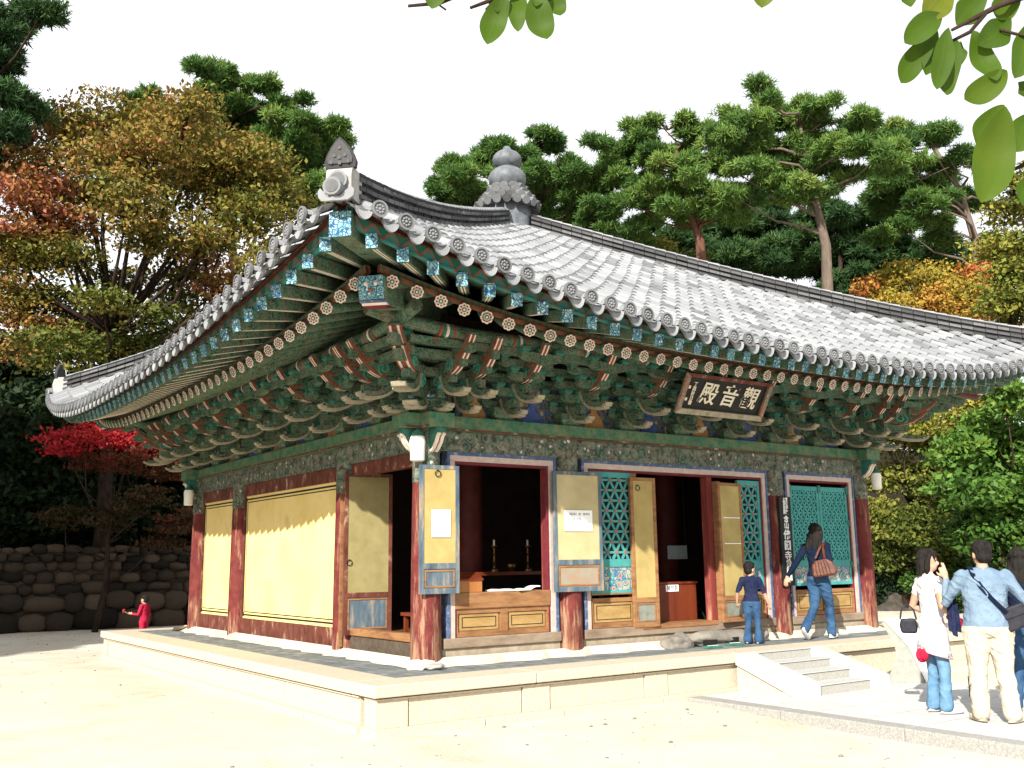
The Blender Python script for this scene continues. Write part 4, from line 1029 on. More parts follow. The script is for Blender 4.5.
# corner cloth/plastic covered lamps
M['lampglass']=basic('opal_lamp_glass',(.72,.72,.66),(.8,.8,.74),9,.5,.3,.01)
def lantern(x,y,z,label,s=1,hang=.12):
    t=thing('hanging_lantern',label,'lantern',(x,y,z),'white lamps hanging at the corners of the hall')
    mb=MB(); mb.lathe([(.055*s,-.13*s),(.075*s,-.12*s),(.078*s,0),(.085*s,.08*s),(.07*s,.13*s)],(x,y,z),14); mb.build('shade',['lampglass'],t,smooth='auto')
    mb=MB(); mb.lathe([(.072*s,.13*s),(.06*s,.17*s),(.03*s,.20*s),(.012,.21*s),(.012,.21*s+hang)],(x,y,z),12); mb.build('cap',['tealdark'],t,smooth='auto')
lantern(-.19,-.13,2.42,'white lamp hanging in front of the near corner pillar',1.1,.03)
lantern(-.30,7.90,2.33,'white lamp hanging by the far left corner pillar',1.05)
lantern(8.20,-.26,2.33,'white lamp hanging by the far right corner pillar',1.0)
# ------------------------------------------------------------------ things in and about the doorways
bx=thing('wooden_box','orange wooden box with a sloping lid on the window sill at the left','box',(.70,-.02,.79))
mb=MB(); mb.extr([(-.02,.792),(.20,.792),(.20,.93),(.09,1.0),(-.02,.93)],lambda p,q,a:(a,p-.05,q),.36,.72); mb.build('box_body',['orangewood'],bx,bevel=.004)
mb=MB(); mb.extr([(-.035,.925),(.09,1.003),(.215,.925),(.215,.94),(.09,1.02),(-.035,.94)],lambda p,q,a:(a,p-.05,q),.35,.73); mb.build('lid',['varnish'],bx)
for i,(x,y,r_,lab) in enumerate(((1.02,-.0,-6,'open white book lying on the wooden sill nearer the box'),(1.40,-.02,8,'open white book with curling pages at the right end of the sill'))):
    b=thing('open_book',lab,'book',(x,y,.795)); mb=MB()
    rot=Matrix.Rotation(R(r_),3,'Z')
    for sg in (-1,1):
        pts=arcpts((0,.008),(sg*.07,.06 if (i==1 and sg==1) else .035),(sg*.17,.05 if (i==1 and sg==1) else .012),7)
        for (p0,q0),(p1,q1) in zip(pts,pts[1:]):
            i8=[mb.v(Vector((x,y,.795))+rot@Vector(c)) for c in ((p0,-.06,0 if not(i==1 and sg==1) else q0-.015),(p1,-.06,0 if not(i==1 and sg==1) else q1-.015),(p1,.06,0 if not(i==1 and sg==1) else q1-.015),(p0,.06,0 if not(i==1 and sg==1) else q0-.015),(p0,-.06,q0),(p1,-.06,q1),(p1,.06,q1),(p0,.06,q0))]
            for f in ((0,1,5,4),(1,2,6,5),(2,3,7,6),(3,0,4,7),(4,5,6,7),(3,2,1,0)): mb.f([i8[j] for j in f])
    mb.build('pages',['notice'],b)
    mb=MB(); i8=[mb.v(Vector((x,y,.795))+rot@Vector(c)) for c in ((-.18,-.065,-.004),(.18,-.065,-.004),(.18,.065,-.004),(-.18,.065,-.004),(-.18,-.065,0),(.18,-.065,0),(.18,.065,0),(-.18,.065,0))]
    for f in ((0,1,5,4),(1,2,6,5),(2,3,7,6),(3,0,4,7),(4,5,6,7),(3,2,1,0)): mb.f([i8[j] for j in f])
    mb.build('cover',['wood'],b)
at_=thing('altar_table','dark lacquered offering table standing inside behind the first window','table',(2.4,2.3,.27))
mb=MB(); mb.box(1.6,4.3,1.5,2.0,.95,1.0); mb.build('tabletop',['varnish'],at_,bevel=.006)
for x in (1.66,4.18):
    for y in (1.55,1.9): mb=MB(); mb.box(x,x+.06,y,y+.06,.27,.95); mb.build('leg',['varnish'],at_)
for x,lab in ((2.10,'left brass candlestick on the dark altar table inside'),(2.68,'right brass candlestick on the dark altar table inside')):
    t=thing('candlestick',lab,'candlestick',(x,1.72,1.0),'candlesticks on the altar table')
    mb=MB(); mb.lathe([(.06,0),(.055,.03),(.02,.05),(.018,.10),(.03,.115),(.016,.13),(.014,.22),(.028,.235),(.014,.25),(.012,.33),(.045,.35),(.045,.36)],(x,1.72,1.0),12); mb.build('stem',['brass'],t,smooth='auto')
    mb=MB(); mb.lathe([(.014,.36),(.013,.44)],(x,1.72,1.0),10); mb.build('candle',['cream'],t)
t=thing('incense_burner','small brass incense bowl between the two candlesticks','incense burner',(2.39,1.72,1.0))
mb=MB(); mb.lathe([(.03,0),(.035,.02),(.07,.06),(.065,.10),(.055,.10)],(2.39,1.72,1.0),14); mb.build('bowl',['brass'],t,smooth='auto')
dk=thing('donation_chest','varnished red brown wooden chest standing in the central doorway','chest',(4.16,.45,.27))
mb=MB(); mb.box(3.80,4.52,.22,.62,.30,.80); mb.build('chest_body',['varnish'],dk,bevel=.006)
mb=MB(); mb.box(3.78,4.54,.20,.64,.80,.83); mb.build('chest_top',['varnish'],dk,bevel=.006)
mb=MB(); mb.box(3.93,4.17,.212,.218,.70,.79); mb.build('label_card',['notice'],dk)
text_mesh('불전함',.075,'ink',dk,Matrix.Translation(Vector((4.05,.211,.745))-Vector(dk.location))@rotx,'lettering',.001,.001)
t=thing('paper_notice','pale blue grey notice hanging in the dark central doorway above the chest','notice',(4.9,.95,1.3))
mb=MB(); mb.box(4.70,5.10,.95,.955,1.14,1.34); M['bluegrey']=basic('blue_grey_card',(.20,.26,.27),(.26,.32,.33),9); mb.build('card',['bluegrey'],t)
mb=MB(); mb.tube([(4.73,.952,1.34),(4.73,.952,3.46)],.003,5); mb.tube([(5.07,.952,1.34),(5.07,.952,3.46)],.003,5); mb.build('cord',['black'],t)
t=thing('folding_easel','small black wooden stand just inside the central doorway','stand',(4.55,.5,.27))
mb=MB(); mb.tube([(4.70,.45,.28),(4.84,.50,.55)],.012,6); mb.tube([(4.92,.45,.28),(4.78,.50,.55)],.012,6); mb.tube([(4.72,.47,.36),(4.90,.47,.36)],.01,6); mb.build('stand_frame',['black'],t)
t=thing('low_table','small brown wooden table just inside the left side opening','table',(.95,.75,.27))
mb=MB(); mb.box(.25,.85,.35,1.05,.50,.54); mb.build('tabletop',['varnish'],t)
for x in (.28,.78):
    for y in (.38,.98): mb=MB(); mb.box(x,x+.045,y,y+.045,.27,.50); mb.build('leg',['varnish'],t)
t=thing('cushion','folded purple cushion on the small table behind the left opening','cushion',(.65,.9,.64))
mb=MB(); mb.ell((.52,.70,.58),(.28,.32,.045),16,8); mb.ell((.50,.72,.64),(.25,.28,.04),16,8); mb.build('cushion_cover',['purple'],t,smooth=True)
def boulder(x,y,z,r,lab,seed,grp=None,mat='granitegrey'):
    bm=bmesh.new(); bmesh.ops.create_icosphere(bm,subdivisions=4,radius=1)
    from mathutils import noise as mn
    for v in bm.verts:
        n=mn.noise(v.co*1.3+Vector((seed*7.1,0,0)))*.35+mn.noise(v.co*4+Vector((0,seed*3.3,0)))*.07
        v.co=v.co*(1+n); v.co.x*=r[0];v.co.y*=r[1];v.co.z*=r[2]
    me=bpy.data.meshes.new('boulder'); bm.to_mesh(me); bm.free(); me.materials.append(M[mat]); me.polygons.foreach_set('use_smooth',[True]*len(me.polygons))
    o=bpy.data.objects.new('boulder',me); col.objects.link(o); o.location=(x,y,z); tag(o,lab,'stone',grp); return o
boulder(3.62,-.30,.06,(.23,.14,.12),'rounded grey boulder at the foot of the central door, left of the step stone',1,mat='stepstone')
boulder(5.16,-.28,.07,(.17,.12,.11),'small rounded boulder at the right end of the door step, beside the boy',2,mat='stepstone')
boulder(4.42,-.34,.07,(.62,.16,.13),'long flat step stone under the central doorway',3,mat='stepstone')
for x,y,lab,a in ((3.93,-.62,'small dark floor plate on the terrace in front of the left boulder',.2),(4.45,-.52,'small dark framed plate propped by the step stone',-.1)):
    t=thing('floor_plate',lab,'plate',(x,y,.0)); mb=MB(); mb.box(x-.13,x+.13,y-.05,y+.05,.0,.03,0); mb.box(x-.09,x+.09,y-.02,y+.02,.03,.034,1); mb.build('plate_frame',['tealdark','white'],t,bevel=.004)
    mb=MB(); mb.box(x-.125,x+.125,y+.04,y+.055,.03,.10); mb.build('raised_edge',['black'],t)
t=boulder(-.12,-.42,.03,(.13,.06,.035),'flat white stone on the brick floor left of the near corner pillar',5,mat='plastermask')
# ------------------------------------------------------------------ retaining wall
def stone_wall():
    t=thing('stone_retaining_wall','dark boundary wall of fitted boulders behind the court on the left','wall',(-6,18.4,GZ))
    mb=MB(); mb.box(-30,16,18.38,19.6,GZ-.3,1.45); mb.build('wall_core',['mortar'],t)
    me_ico=bmesh.new(); bmesh.ops.create_icosphere(me_ico,subdivisions=2,radius=1); base=[v.co.copy() for v in me_ico.verts]; tri=[[v.index for v in f.verts] for f in me_ico.faces]; me_ico.free()
    from mathutils import noise as mn
    rr=random.Random(9); mb=MB()
    z=GZ; row=0
    for rh,wd_ in ((.50,.85),(.42,.75),(.30,.50),(.27,.42),(.24,.40),(.22,.36),(.20,.34)):
        x=-22+rr.random()*.4
        while x<15:
            w=wd_*rr.uniform(.65,1.35); h=rh*rr.uniform(.85,1.12); sd=rr.random()*50; tt=rr.random(); jz_=rr.uniform(-.05,.05); h*=rr.uniform(.85,1.2)
            off=len(mb.V)
            for b in base:
                s_=1/max(abs(b.x),abs(b.z),.75)**.55
                n=1+.22*mn.noise(b*1.4+Vector((sd,0,0)))
                mb.V.append((x+w/2+b.x*s_*n*w*.53,18.36+(.0 if row>1 else -.12)+b.y*.20*n,z+rh/2+jz_+b.z*s_*n*h*.56))
            for f in tri: mb.f([off+k for k in f],None,0,tt)
            x+=w
        z+=rh; row+=1
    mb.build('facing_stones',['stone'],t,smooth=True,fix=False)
stone_wall()
# ------------------------------------------------------------------ vegetation
def raw_mesh(name,V,nper,tone,mats,parent,smooth=False):
    """V: (n*nper,3) array, faces of nper corners each"""
    n=len(V)//nper; me=bpy.data.meshes.new(name)
    me.vertices.add(len(V)); me.vertices.foreach_set('co',np.ascontiguousarray(V,dtype=np.float32).ravel())
    me.loops.add(len(V)); me.loops.foreach_set('vertex_index',np.arange(len(V),dtype=np.int32))
    me.polygons.add(n); me.polygons.foreach_set('loop_start',np.arange(n,dtype=np.int32)*nper)
    try: me.polygons.foreach_set('loop_total',np.full(n,nper,dtype=np.int32))
    except Exception: pass
    me.update(calc_edges=True)
    a=me.attributes.new('tone','FLOAT','FACE'); a.data.foreach_set('value',tone.astype(np.float32))
    me.materials.append(M[mats]); o=bpy.data.objects.new(name,me); col.objects.link(o); o.parent=parent; return o
def unit(a): return a/np.maximum(1e-9,np.linalg.norm(a,axis=-1,keepdims=True))
def leaves(C,size,up_bias,asp=.55,out=None):
    """diamond leaves at centres C"""
    n=len(C); nrm=unit(rng.normal(size=(n,3))+np.array([0,0,up_bias])); d=rng.normal(size=(n,3))
    if out is not None: d=d*.6+out
    d=unit(d-nrm*(d*nrm).sum(1)[:,None]); s=np.cross(nrm,d); L=size*rng.uniform(.6,1.3,n)[:,None]
    return np.stack([C-d*L*.5,C+s*L*asp*.5-d*L*.05,C+d*L*.5,C-s*L*asp*.5-d*L*.05],1).reshape(-1,3)
def pick(n,r):
    """points in a unit ball, denser to the outside"""
    d=unit(rng.normal(size=(n,3))); return d*(rng.random(n)**(1/r))[:,None]
def decid(name,label,cat,base,clusters,mat,leaf=.16,dens=1.0,trunk_r=.16,bark='bark',tone=(.5,.3),group=None,spray=.42,flat=.45,forks=None,asp=.55,lean=None,gap=0):
    """clusters: (Vector centre, radius)"""
    base=Vector(base); t=thing(name,label,cat,base,group); mb=MB()
    top=sum((Vector(c[0]) for c in clusters),Vector())/len(clusters)
    tt=base.lerp(top,.62); tt.x=base.x+(top.x-base.x)*.45; tt.y=base.y+(top.y-base.y)*.45
    m1=base.lerp(tt,.5)+Vector((.15,.1,0))
    mb.tube([base-Vector((0,0,.3)),m1,tt,tt.lerp(top,.35)],[trunk_r*1.25,trunk_r,trunk_r*.75,trunk_r*.25],9)
    for c in clusters:
        cv=Vector(c[0]); tz=cv.z-.55*math.hypot(cv.x-tt.x,cv.y-tt.y)-.4; path=[m1.lerp(tt,i/6) for i in range(7)]+[tt.lerp(top,.35*i/3) for i in range(1,4)]; s=min(path,key=lambda q:abs(q.z-tz))
        mid=s.lerp(cv,.5)+Vector((rng.normal()*.35,rng.normal()*.35,rng.normal()*.25)); mb.tube([s,mid,cv],[trunk_r*.40,trunk_r*.25,.012],6)
        for _ in range(4):
            e=cv+Vector(rng.normal(size=3)).normalized()*c[1]*.6; mb.tube([mid.lerp(cv,.6),cv.lerp(e,.4),e],[trunk_r*.14,trunk_r*.09,.008],5)
    mb.build('trunk',[bark],t,smooth=True,fix=False)
    Vs=[];Ts=[]
    for c in clusters:
        r=c[1]; ctone=c[2] if len(c)>2 else rng.normal(tone[0],tone[1]*.6); ns=int(75*dens*(r/1.2)**2)+8
        P=pick(ns,2.2)*np.array([r*1.15,r*1.15,r*.85])+np.array(c[0]);
        st=ctone+rng.normal(0,tone[1]*.4,ns); nl=int(44)
        Cc=(P[:,None,:]+pick(ns*nl,2).reshape(ns,nl,3)*np.array([spray,spray,spray*flat])).reshape(-1,3)
        tn=(np.repeat(st,nl)+rng.normal(0,.07,ns*nl)); Vs.append(leaves(Cc,leaf,.9,asp)); Ts.append(tn)
    o=raw_mesh('crown',np.concatenate(Vs)-np.array(base),4,np.clip(np.concatenate(Ts),0,1),mat,t); return t
def pine(name,label,base,pads,mat,tuft=.24,bark='bark',trunk=None,trunk_r=.2,group='pine trees rising behind the hall',dens=1,tone=.5):
    base=Vector(base); t=thing(name,label,'pine tree',base,group); mb=MB()
    if trunk is None:
        top=max((Vector(p[0]) for p in pads),key=lambda v:v.z); trunk=[base,base.lerp(top,.4)+Vector((.3,0,0)),base.lerp(top,.75)+Vector((-.2,.1,0)),top]
    trunk=[Vector(p) for p in trunk]; nT=len(trunk)
    ex=[]
    for p in pads:
        r_=p[1]
        for _ in range(2): ex.append((tuple(Vector(p[0])+Vector((rng.normal()*r_*.8,rng.normal()*r_*.8+r_*.5,-r_*rng.uniform(.15,.6)))),r_*rng.uniform(.6,.85)))
    npad=len(pads); pads=list(pads)+ex
    mb.tube([trunk[0]-Vector((0,0,.4))]+trunk,[trunk_r*1.2]+[trunk_r*(1-.75*i/(nT-1)) for i in range(nT)],9)
    for p in pads[:npad]:
        c=Vector(p[0]); 
        # leave the trunk a little below the pad
        best=min((trunk[i].lerp(trunk[i+1],k/5) for i in range(nT-1) for k in range(6)),key=lambda q:abs(q.z-(c.z-.45*math.hypot(q.x-c.x,q.y-c.y)))+ (q-c).length*.1)
        mid=best.lerp(c,.55)+Vector((rng.normal()*.25,rng.normal()*.25,-.15)); mb.tube([best,best.lerp(mid,.5)+Vector((rng.normal()*.12,rng.normal()*.12,.12)),mid,c-Vector((0,0,.2))],[trunk_r*.26,trunk_r*.21,trunk_r*.15,.02],6)
        for _ in range(5):
            e=c+Vector((rng.normal()*p[1]*.5,rng.normal()*p[1]*.5,.0)); mb.tube([mid.lerp(c,.7),e],[trunk_r*.12,.012],4,False)
    mb.build('trunk',[bark],t,smooth=True,fix=False)
    Vs=[];Ts=[]
    for p in pads:
        r=p[1]*1.18; h=p[2] if len(p)>2 else r*.45; n=int(240*dens*r*r)+24
        # lumpy pad: sub-mounds with bottle-brush shoots pointing up and out
        nm=max(3,int(5*r*r)); mc=pick(nm,2)*np.array([r*.85,r*.85,h*.8]); k=rng.integers(0,nm,n)
        q=pick(n,3); q[:,2]=np.abs(q[:,2])*1.0-.25
        loc=mc[k]+q*np.array([.46,.46,.34])*max(.8,r*.75)
        C=loc+np.array(p[0]); dr=unit(q*np.array([1,1,1.1])+np.array([0,0,.55])+rng.normal(0,.25,(n,3)))
        nn=11; D_=unit(dr[:,None,:]*.75+rng.normal(0,.62,(n,nn,3))).reshape(-1,3); B0=np.repeat(C,nn,0)+np.repeat(dr,nn,0)*rng.uniform(-.5,.5,(n*nn,1))*tuft*.9
        L=tuft*rng.uniform(.6,1.1,(n*nn,1)); sd=unit(np.cross(D_,rng.normal(size=D_.shape))); w=tuft*.085
        Vs.append(np.stack([B0-sd*w,B0+sd*w,B0+D_*L+sd*w*.3,B0+D_*L-sd*w*.3],1).reshape(-1,3))
        tn=tone+np.repeat(rng.normal(0,.13,nm)[k]+rng.normal(0,.07,n),nn)+rng.normal(0,.05,n*nn); Ts.append(tn)
    raw_mesh('crown',np.concatenate(Vs)-np.array(base),4,np.clip(np.concatenate(Ts),0,1),mat,t); return t
M['pineleaf']=tonemat('pine_needles',[(0,(.022,.06,.015)),(.4,(.06,.13,.028)),(.7,(.12,.21,.042)),(1,(.20,.26,.06))],.7,.18)
M['darkpine']=tonemat('dark_pine_needles',[(0,(.012,.032,.012)),(.5,(.035,.085,.025)),(1,(.09,.15,.04))],.7,.15)  # darker copy of the pine needles; shade of the rear pines in the colour
M['maple']=tonemat('turning_maple_leaves',[(0,(.03,.06,.012)),(.3,(.09,.115,.02)),(.55,(.20,.155,.03)),(.75,(.30,.14,.045)),(1,(.34,.10,.07))],.7,.22)
M['redmaple']=tonemat('red_maple_leaves',[(0,(.02,.04,.012)),(.35,(.08,.035,.015)),(.6,(.22,.02,.02)),(.85,(.42,.018,.028)),(1,(.46,.04,.04))],.7,.3)
M['greenleaf']=tonemat('broad_green_leaves',[(0,(.015,.04,.008)),(.4,(.05,.12,.02)),(.7,(.12,.22,.035)),(1,(.26,.27,.05))],.5,.22)
M['olive']=tonemat('yellow_green_leaves',[(0,(.03,.05,.01)),(.4,(.09,.12,.02)),(.7,(.20,.205,.035)),(1,(.34,.28,.05))],.7,.22)
M['yelleaf']=tonemat('yellow_orange_leaves',[(0,(.10,.11,.02)),(.4,(.30,.24,.035)),(.7,(.40,.22,.04)),(1,(.42,.12,.05))],.7,.22)
M['darkleaf']=tonemat('dark_evergreen_leaves',[(0,(.008,.018,.007)),(.5,(.018,.038,.013)),(1,(.05,.075,.022))],.7,.2)  # evergreen leaf colour, deepened so trees behind the wall look shaded
def cl(lst,depth,jit=.8):
    out=[]
    for c in lst:
        px,py,rp=c[:3]; d=depth+rng.uniform(-jit,jit); r=rp*depth/FPX; e=(tuple(at(px,py,d)),r)
        if len(c)>3: e=e+(c[3],)
        out.append(e)
    return out
def ground_at(px,depth,z=None):
    p=at(px,560,depth); return (p.x,p.y,(hh(p.x,p.y) if z is None else z))
# big turning maples on the left
decid('maple_tree','large orange and olive maple filling the upper left above the wall','tree',ground_at(95,27),
  cl([(20,160,42,.62),(60,130,36,.55),(105,125,38,.5),(150,150,40,.55),(30,205,40,.85),(85,190,38,.5),(130,200,36,.48),(185,180,38,.5),(230,200,34,.45),(20,250,34,.5),(62,258,26,.4),(150,235,26,.45),(205,232,30,.5),(255,215,30,.42),(10,300,34,.6),(40,340,36,.65),(90,330,34,.4),(120,280,22,.4),(225,285,24,.7),(200,262,22,.85),(265,262,26,.45),(100,160,30,.6),(45,300,26,.35),(100,300,16,.3),(60,350,30,.3),(125,345,26,.3),(160,320,20,.3),(180,280,18,.35),(15,250,30,.5),(70,225,26,.7),(240,160,22,.5),(190,110,20,.55)],27,1.8),
  'maple',leaf=.15,dens=1.0,trunk_r=.2,tone=(.45,.22),spray=.75,flat=.20)
decid('maple_tree','slimmer olive green maple reaching up beside the roof corner on the left','tree',ground_at(250,29),
  cl([(255,170,30,.42),(225,155,28,.45),(190,135,30,.5),(165,118,22,.55),(275,200,26,.4),(245,320,26,.3),(185,335,24,.3),(160,370,30,.25),(215,370,26,.2),(120,385,34,.25),(180,300,14,.3),(50,400,34,.2),(10,375,30,.3)],29,1.5),
  'maple',leaf=.145,dens=1.2,trunk_r=.13,tone=(.35,.2),spray=.75,flat=.20)
decid('red_maple','small scarlet maple with a thin dark trunk in front of the wall','tree',ground_at(97,25.2,GZ),
  cl([(62,443,16,.9),(85,436,17,.9),(108,436,17,.85),(130,440,14,.8),(155,452,14,.45),(90,462,14,.4),(125,465,16,.4),(65,515,18,.2),(150,500,20,.2),(165,535,16,.25),(110,520,16,.2),(175,470,16,.35),(185,520,16,.3)],25.2,.8),  # low clusters toned dark as shade below the bright top
  'redmaple',leaf=.11,dens=1.2,trunk_r=.07,tone=(.5,.15),spray=.5,flat=.2)
for lab,px,dep,lst in (
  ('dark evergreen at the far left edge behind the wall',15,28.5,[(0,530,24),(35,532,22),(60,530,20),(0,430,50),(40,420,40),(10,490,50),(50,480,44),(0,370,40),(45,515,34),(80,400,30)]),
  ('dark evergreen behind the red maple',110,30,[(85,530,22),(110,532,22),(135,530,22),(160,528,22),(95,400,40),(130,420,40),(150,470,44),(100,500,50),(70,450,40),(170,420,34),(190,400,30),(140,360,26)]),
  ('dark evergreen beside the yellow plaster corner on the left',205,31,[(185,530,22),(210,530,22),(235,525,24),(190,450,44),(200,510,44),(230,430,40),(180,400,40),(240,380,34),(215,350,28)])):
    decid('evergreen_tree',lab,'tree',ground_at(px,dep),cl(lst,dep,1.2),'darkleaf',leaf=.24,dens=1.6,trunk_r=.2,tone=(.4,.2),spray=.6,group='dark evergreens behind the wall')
pine('pine_tree','broad pine with dense pads above the left end of the ridge',ground_at(250,36),
  cl([(225,80,26),(255,85,24),(215,105,24),(250,112,28),(290,105,26),(320,125,26),(280,135,28),(240,140,28),(310,150,26),(335,135,14),(265,165,26),(300,175,22),(205,140,22),(320,180,18),(150,100,16),(165,118,20),(205,72,12),(140,130,14),(225,170,24),(180,160,22)],36,1.8),'pineleaf',tuft=.25,trunk_r=.28,dens=1.6,tone=.5)
pine('pine_tree','pine reaching in from the left edge of the view, dark limbs only',ground_at(-70,26),
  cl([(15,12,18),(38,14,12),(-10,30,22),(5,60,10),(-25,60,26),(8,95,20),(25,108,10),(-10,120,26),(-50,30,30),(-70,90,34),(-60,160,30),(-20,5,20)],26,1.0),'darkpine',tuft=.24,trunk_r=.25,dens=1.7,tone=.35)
# pines behind the roof
pine('pine_tree','spreading pine just right of the stone roof knob',ground_at(560,38),
  cl([(455,175,22),(480,160,24),(510,150,26),(540,145,26),(570,165,22),(600,170,18),(445,190,18),(500,175,24),(545,175,24),(580,195,22),(530,200,22),(610,205,18),(560,215,24),(600,232,24),(465,198,16)],38,1.8),'pineleaf',tuft=.25,trunk_r=.26,bark='bark',dens=1.5,tone=.42)
pine('pine_tree','red trunked pine in the middle of the skyline',ground_at(703,36),
  cl([(640,135,24),(665,125,24),(690,135,24),(625,155,18),(650,160,26),(685,165,26),(715,155,24),(640,190,26),(675,195,24),(715,190,22),(735,205,18),(650,215,24),(700,215,20),(610,180,16)],36,1.6),'pineleaf',tuft=.25,trunk_r=.27,bark='redbark',dens=1.5,tone=.52,
  trunk=[at(712,420,36),at(704,300,36),at(700,240,36),at(688,205,36),at(675,150,36)])
pine('pine_tree','tallest pine with a bare grey trunk forking below its crown',ground_at(828,34),
  cl([(772,98,14),(757,84,7),(790,115,24),(745,125,22),(820,118,28),(760,150,26),(800,150,28),(840,145,26),(870,125,18),(735,165,20),(780,180,24),(850,175,22),(880,150,20),(740,195,22),(800,190,18),(765,92,9),(775,170,26),(820,165,26),(745,145,20)],34,1.6),'pineleaf',tuft=.24,trunk_r=.24,bark='greybark',dens=1.5,tone=.58,
  trunk=[at(829,430,34),at(828,300,34),at(826,245,34),at(815,200,34),at(808,165,34),at(800,125,34)])
pine('pine_tree','pine with thin upright leaders at the right end of the skyline',ground_at(975,38),
  cl([(900,125,22),(930,140,26),(885,165,24),(915,170,26),(950,165,22),(890,200,24),(930,200,24),(965,195,18),(905,225,20),(980,160,16),(945,225,18)],38,1.8),'pineleaf',tuft=.25,trunk_r=.24,bark='greybark',dens=1.5,tone=.42,
  trunk=[at(985,420,38),at(980,320,38),at(975,240,38),at(960,190,38),at(930,140,38)])
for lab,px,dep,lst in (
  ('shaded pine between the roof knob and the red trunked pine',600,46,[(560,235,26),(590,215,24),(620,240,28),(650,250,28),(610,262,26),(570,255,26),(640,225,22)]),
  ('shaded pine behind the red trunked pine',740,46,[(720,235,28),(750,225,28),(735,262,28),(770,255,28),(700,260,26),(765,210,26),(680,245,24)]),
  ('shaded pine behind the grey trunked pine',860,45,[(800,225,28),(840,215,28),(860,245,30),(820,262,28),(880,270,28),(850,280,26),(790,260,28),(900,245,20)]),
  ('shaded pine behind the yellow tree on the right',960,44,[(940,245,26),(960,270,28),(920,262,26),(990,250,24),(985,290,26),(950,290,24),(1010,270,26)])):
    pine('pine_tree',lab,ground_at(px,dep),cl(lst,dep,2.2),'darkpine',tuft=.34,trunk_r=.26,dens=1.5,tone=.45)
for lab,px,dep,lst,mt in (
  ('yellow and orange tree showing over the right end of the roof ridge',925,36,[(880,290,18),(905,280,22),(935,285,24),(960,295,22),(890,305,18),(925,305,22),(980,300,18,.9),(1000,315,18),(960,310,20),(975,275,16,.85),(945,325,20)],'yelleaf'),
  ('small light green tree tip above the middle of the roof ridge',648,40,[(640,242,12),(660,248,12),(690,262,12),(650,256,12)],'olive'),
  ('pale leafed tree along the right edge of the view above the roof',1010,28,[(1005,210,18,.75),(1020,240,20,.6),(995,250,16,.9),(1015,275,20,.6),(1000,300,18,.5),(1020,310,20,.4),(1010,180,14,.7),(1035,200,22),(1040,280,26)],'olive')):
    decid('autumn_tree',lab,'tree',ground_at(px,dep),cl(lst,dep,.8),mt,leaf=.16,dens=.95,trunk_r=.10,tone=(.5,.25),spray=.7,flat=.22)
# leafy edge of the court on the right
decid('shrub','bright green broad leafed shrub nearest the right edge','shrub',ground_at(1000,27,GZ),
  cl([(985,430,24,.6),(1015,440,26,.55),(960,450,22,.5),(990,470,24,.5),(1020,490,26,.45),(965,490,22,.45),(995,520,24,.4),(1025,530,22,.45),(970,530,20,.35),(1010,560,22,.35),(1040,460,26),(1045,540,26),(1005,400,18,.6)],27,1.2),'greenleaf',leaf=.21,dens=1.25,trunk_r=.1,tone=(.5,.25),spray=.6,flat=.3,group='shrubs at the right edge of the court')
decid('shrub','yellow green shrub close beside the far right pillar','shrub',ground_at(900,30,GZ),
  cl([(880,440,20,.6),(905,425,20,.7),(930,440,22,.65),(890,475,22,.6),(920,480,22,.5),(945,500,20,.5),(885,515,22,.55),(915,525,22,.4),(940,545,22,.35),(890,555,20,.35),(915,575,20,.25),(940,420,20,.7),(965,410,18,.7),(990,390,16,.6),(870,480,16,.6),(950,470,16,.5)],30,1.2),'olive',leaf=.16,dens=1.25,trunk_r=.1,tone=(.5,.25),spray=.65,flat=.25,group='shrubs at the right edge of the court')
decid('shrub','dark low shrub behind the visitors','shrub',ground_at(950,29,GZ),
  cl([(950,565,20,.3),(975,575,22,.35),(1000,590,20,.4),(930,585,18,.25),(960,595,18,.3),(1020,585,20,.4),(985,600,16,.4),(1035,600,18)],29,1.0),'greenleaf',leaf=.15,dens=1.7,trunk_r=.07,tone=(.25,.2),spray=.4,group='shrubs at the right edge of the court')
decid('shrub','shaded brown green shrub low beside the far right pillar','shrub',ground_at(885,31,GZ),
  cl([(875,575,18,.2),(895,590,18,.15),(880,545,18,.3),(910,595,16,.2),(870,600,14,.2)],31,.8),'darkleaf',leaf=.15,dens=1.6,trunk_r=.07,tone=(.35,.2),spray=.4,group='shrubs at the right edge of the court')
boulder(*ground_at(898,30.5,GZ),(.9,.6,.5),'dark rock under the shrubs left of the visitors',8,mat='darkrock')
# tall evergreens on the left of the viewer whose shade falls on the wall (outside the frame)
for i,(x,y,h) in enumerate(((-15.5,8.5,12),(-18,6.5,14),(-12.8,10,11),(-18,12,14),(-14,13,12),(-21,9,14))):
    cs=[((x+rng.normal()*1.4,y+rng.normal()*1.4,GZ+h*k),2.0) for k in (.45,.55,.62,.7,.78,.85,.93) for _ in range(3)]
    decid('shade_tree',('tall dark evergreen left of the court, %s'%('nearest the hall','second from the hall','beside the wall end','behind the others','at the wall corner','farthest left')[i]),'tree',(x,y,GZ),cs,'darkleaf',leaf=.34,dens=.9,trunk_r=.25,tone=(.4,.2),spray=.8,group='evergreens left of the court')
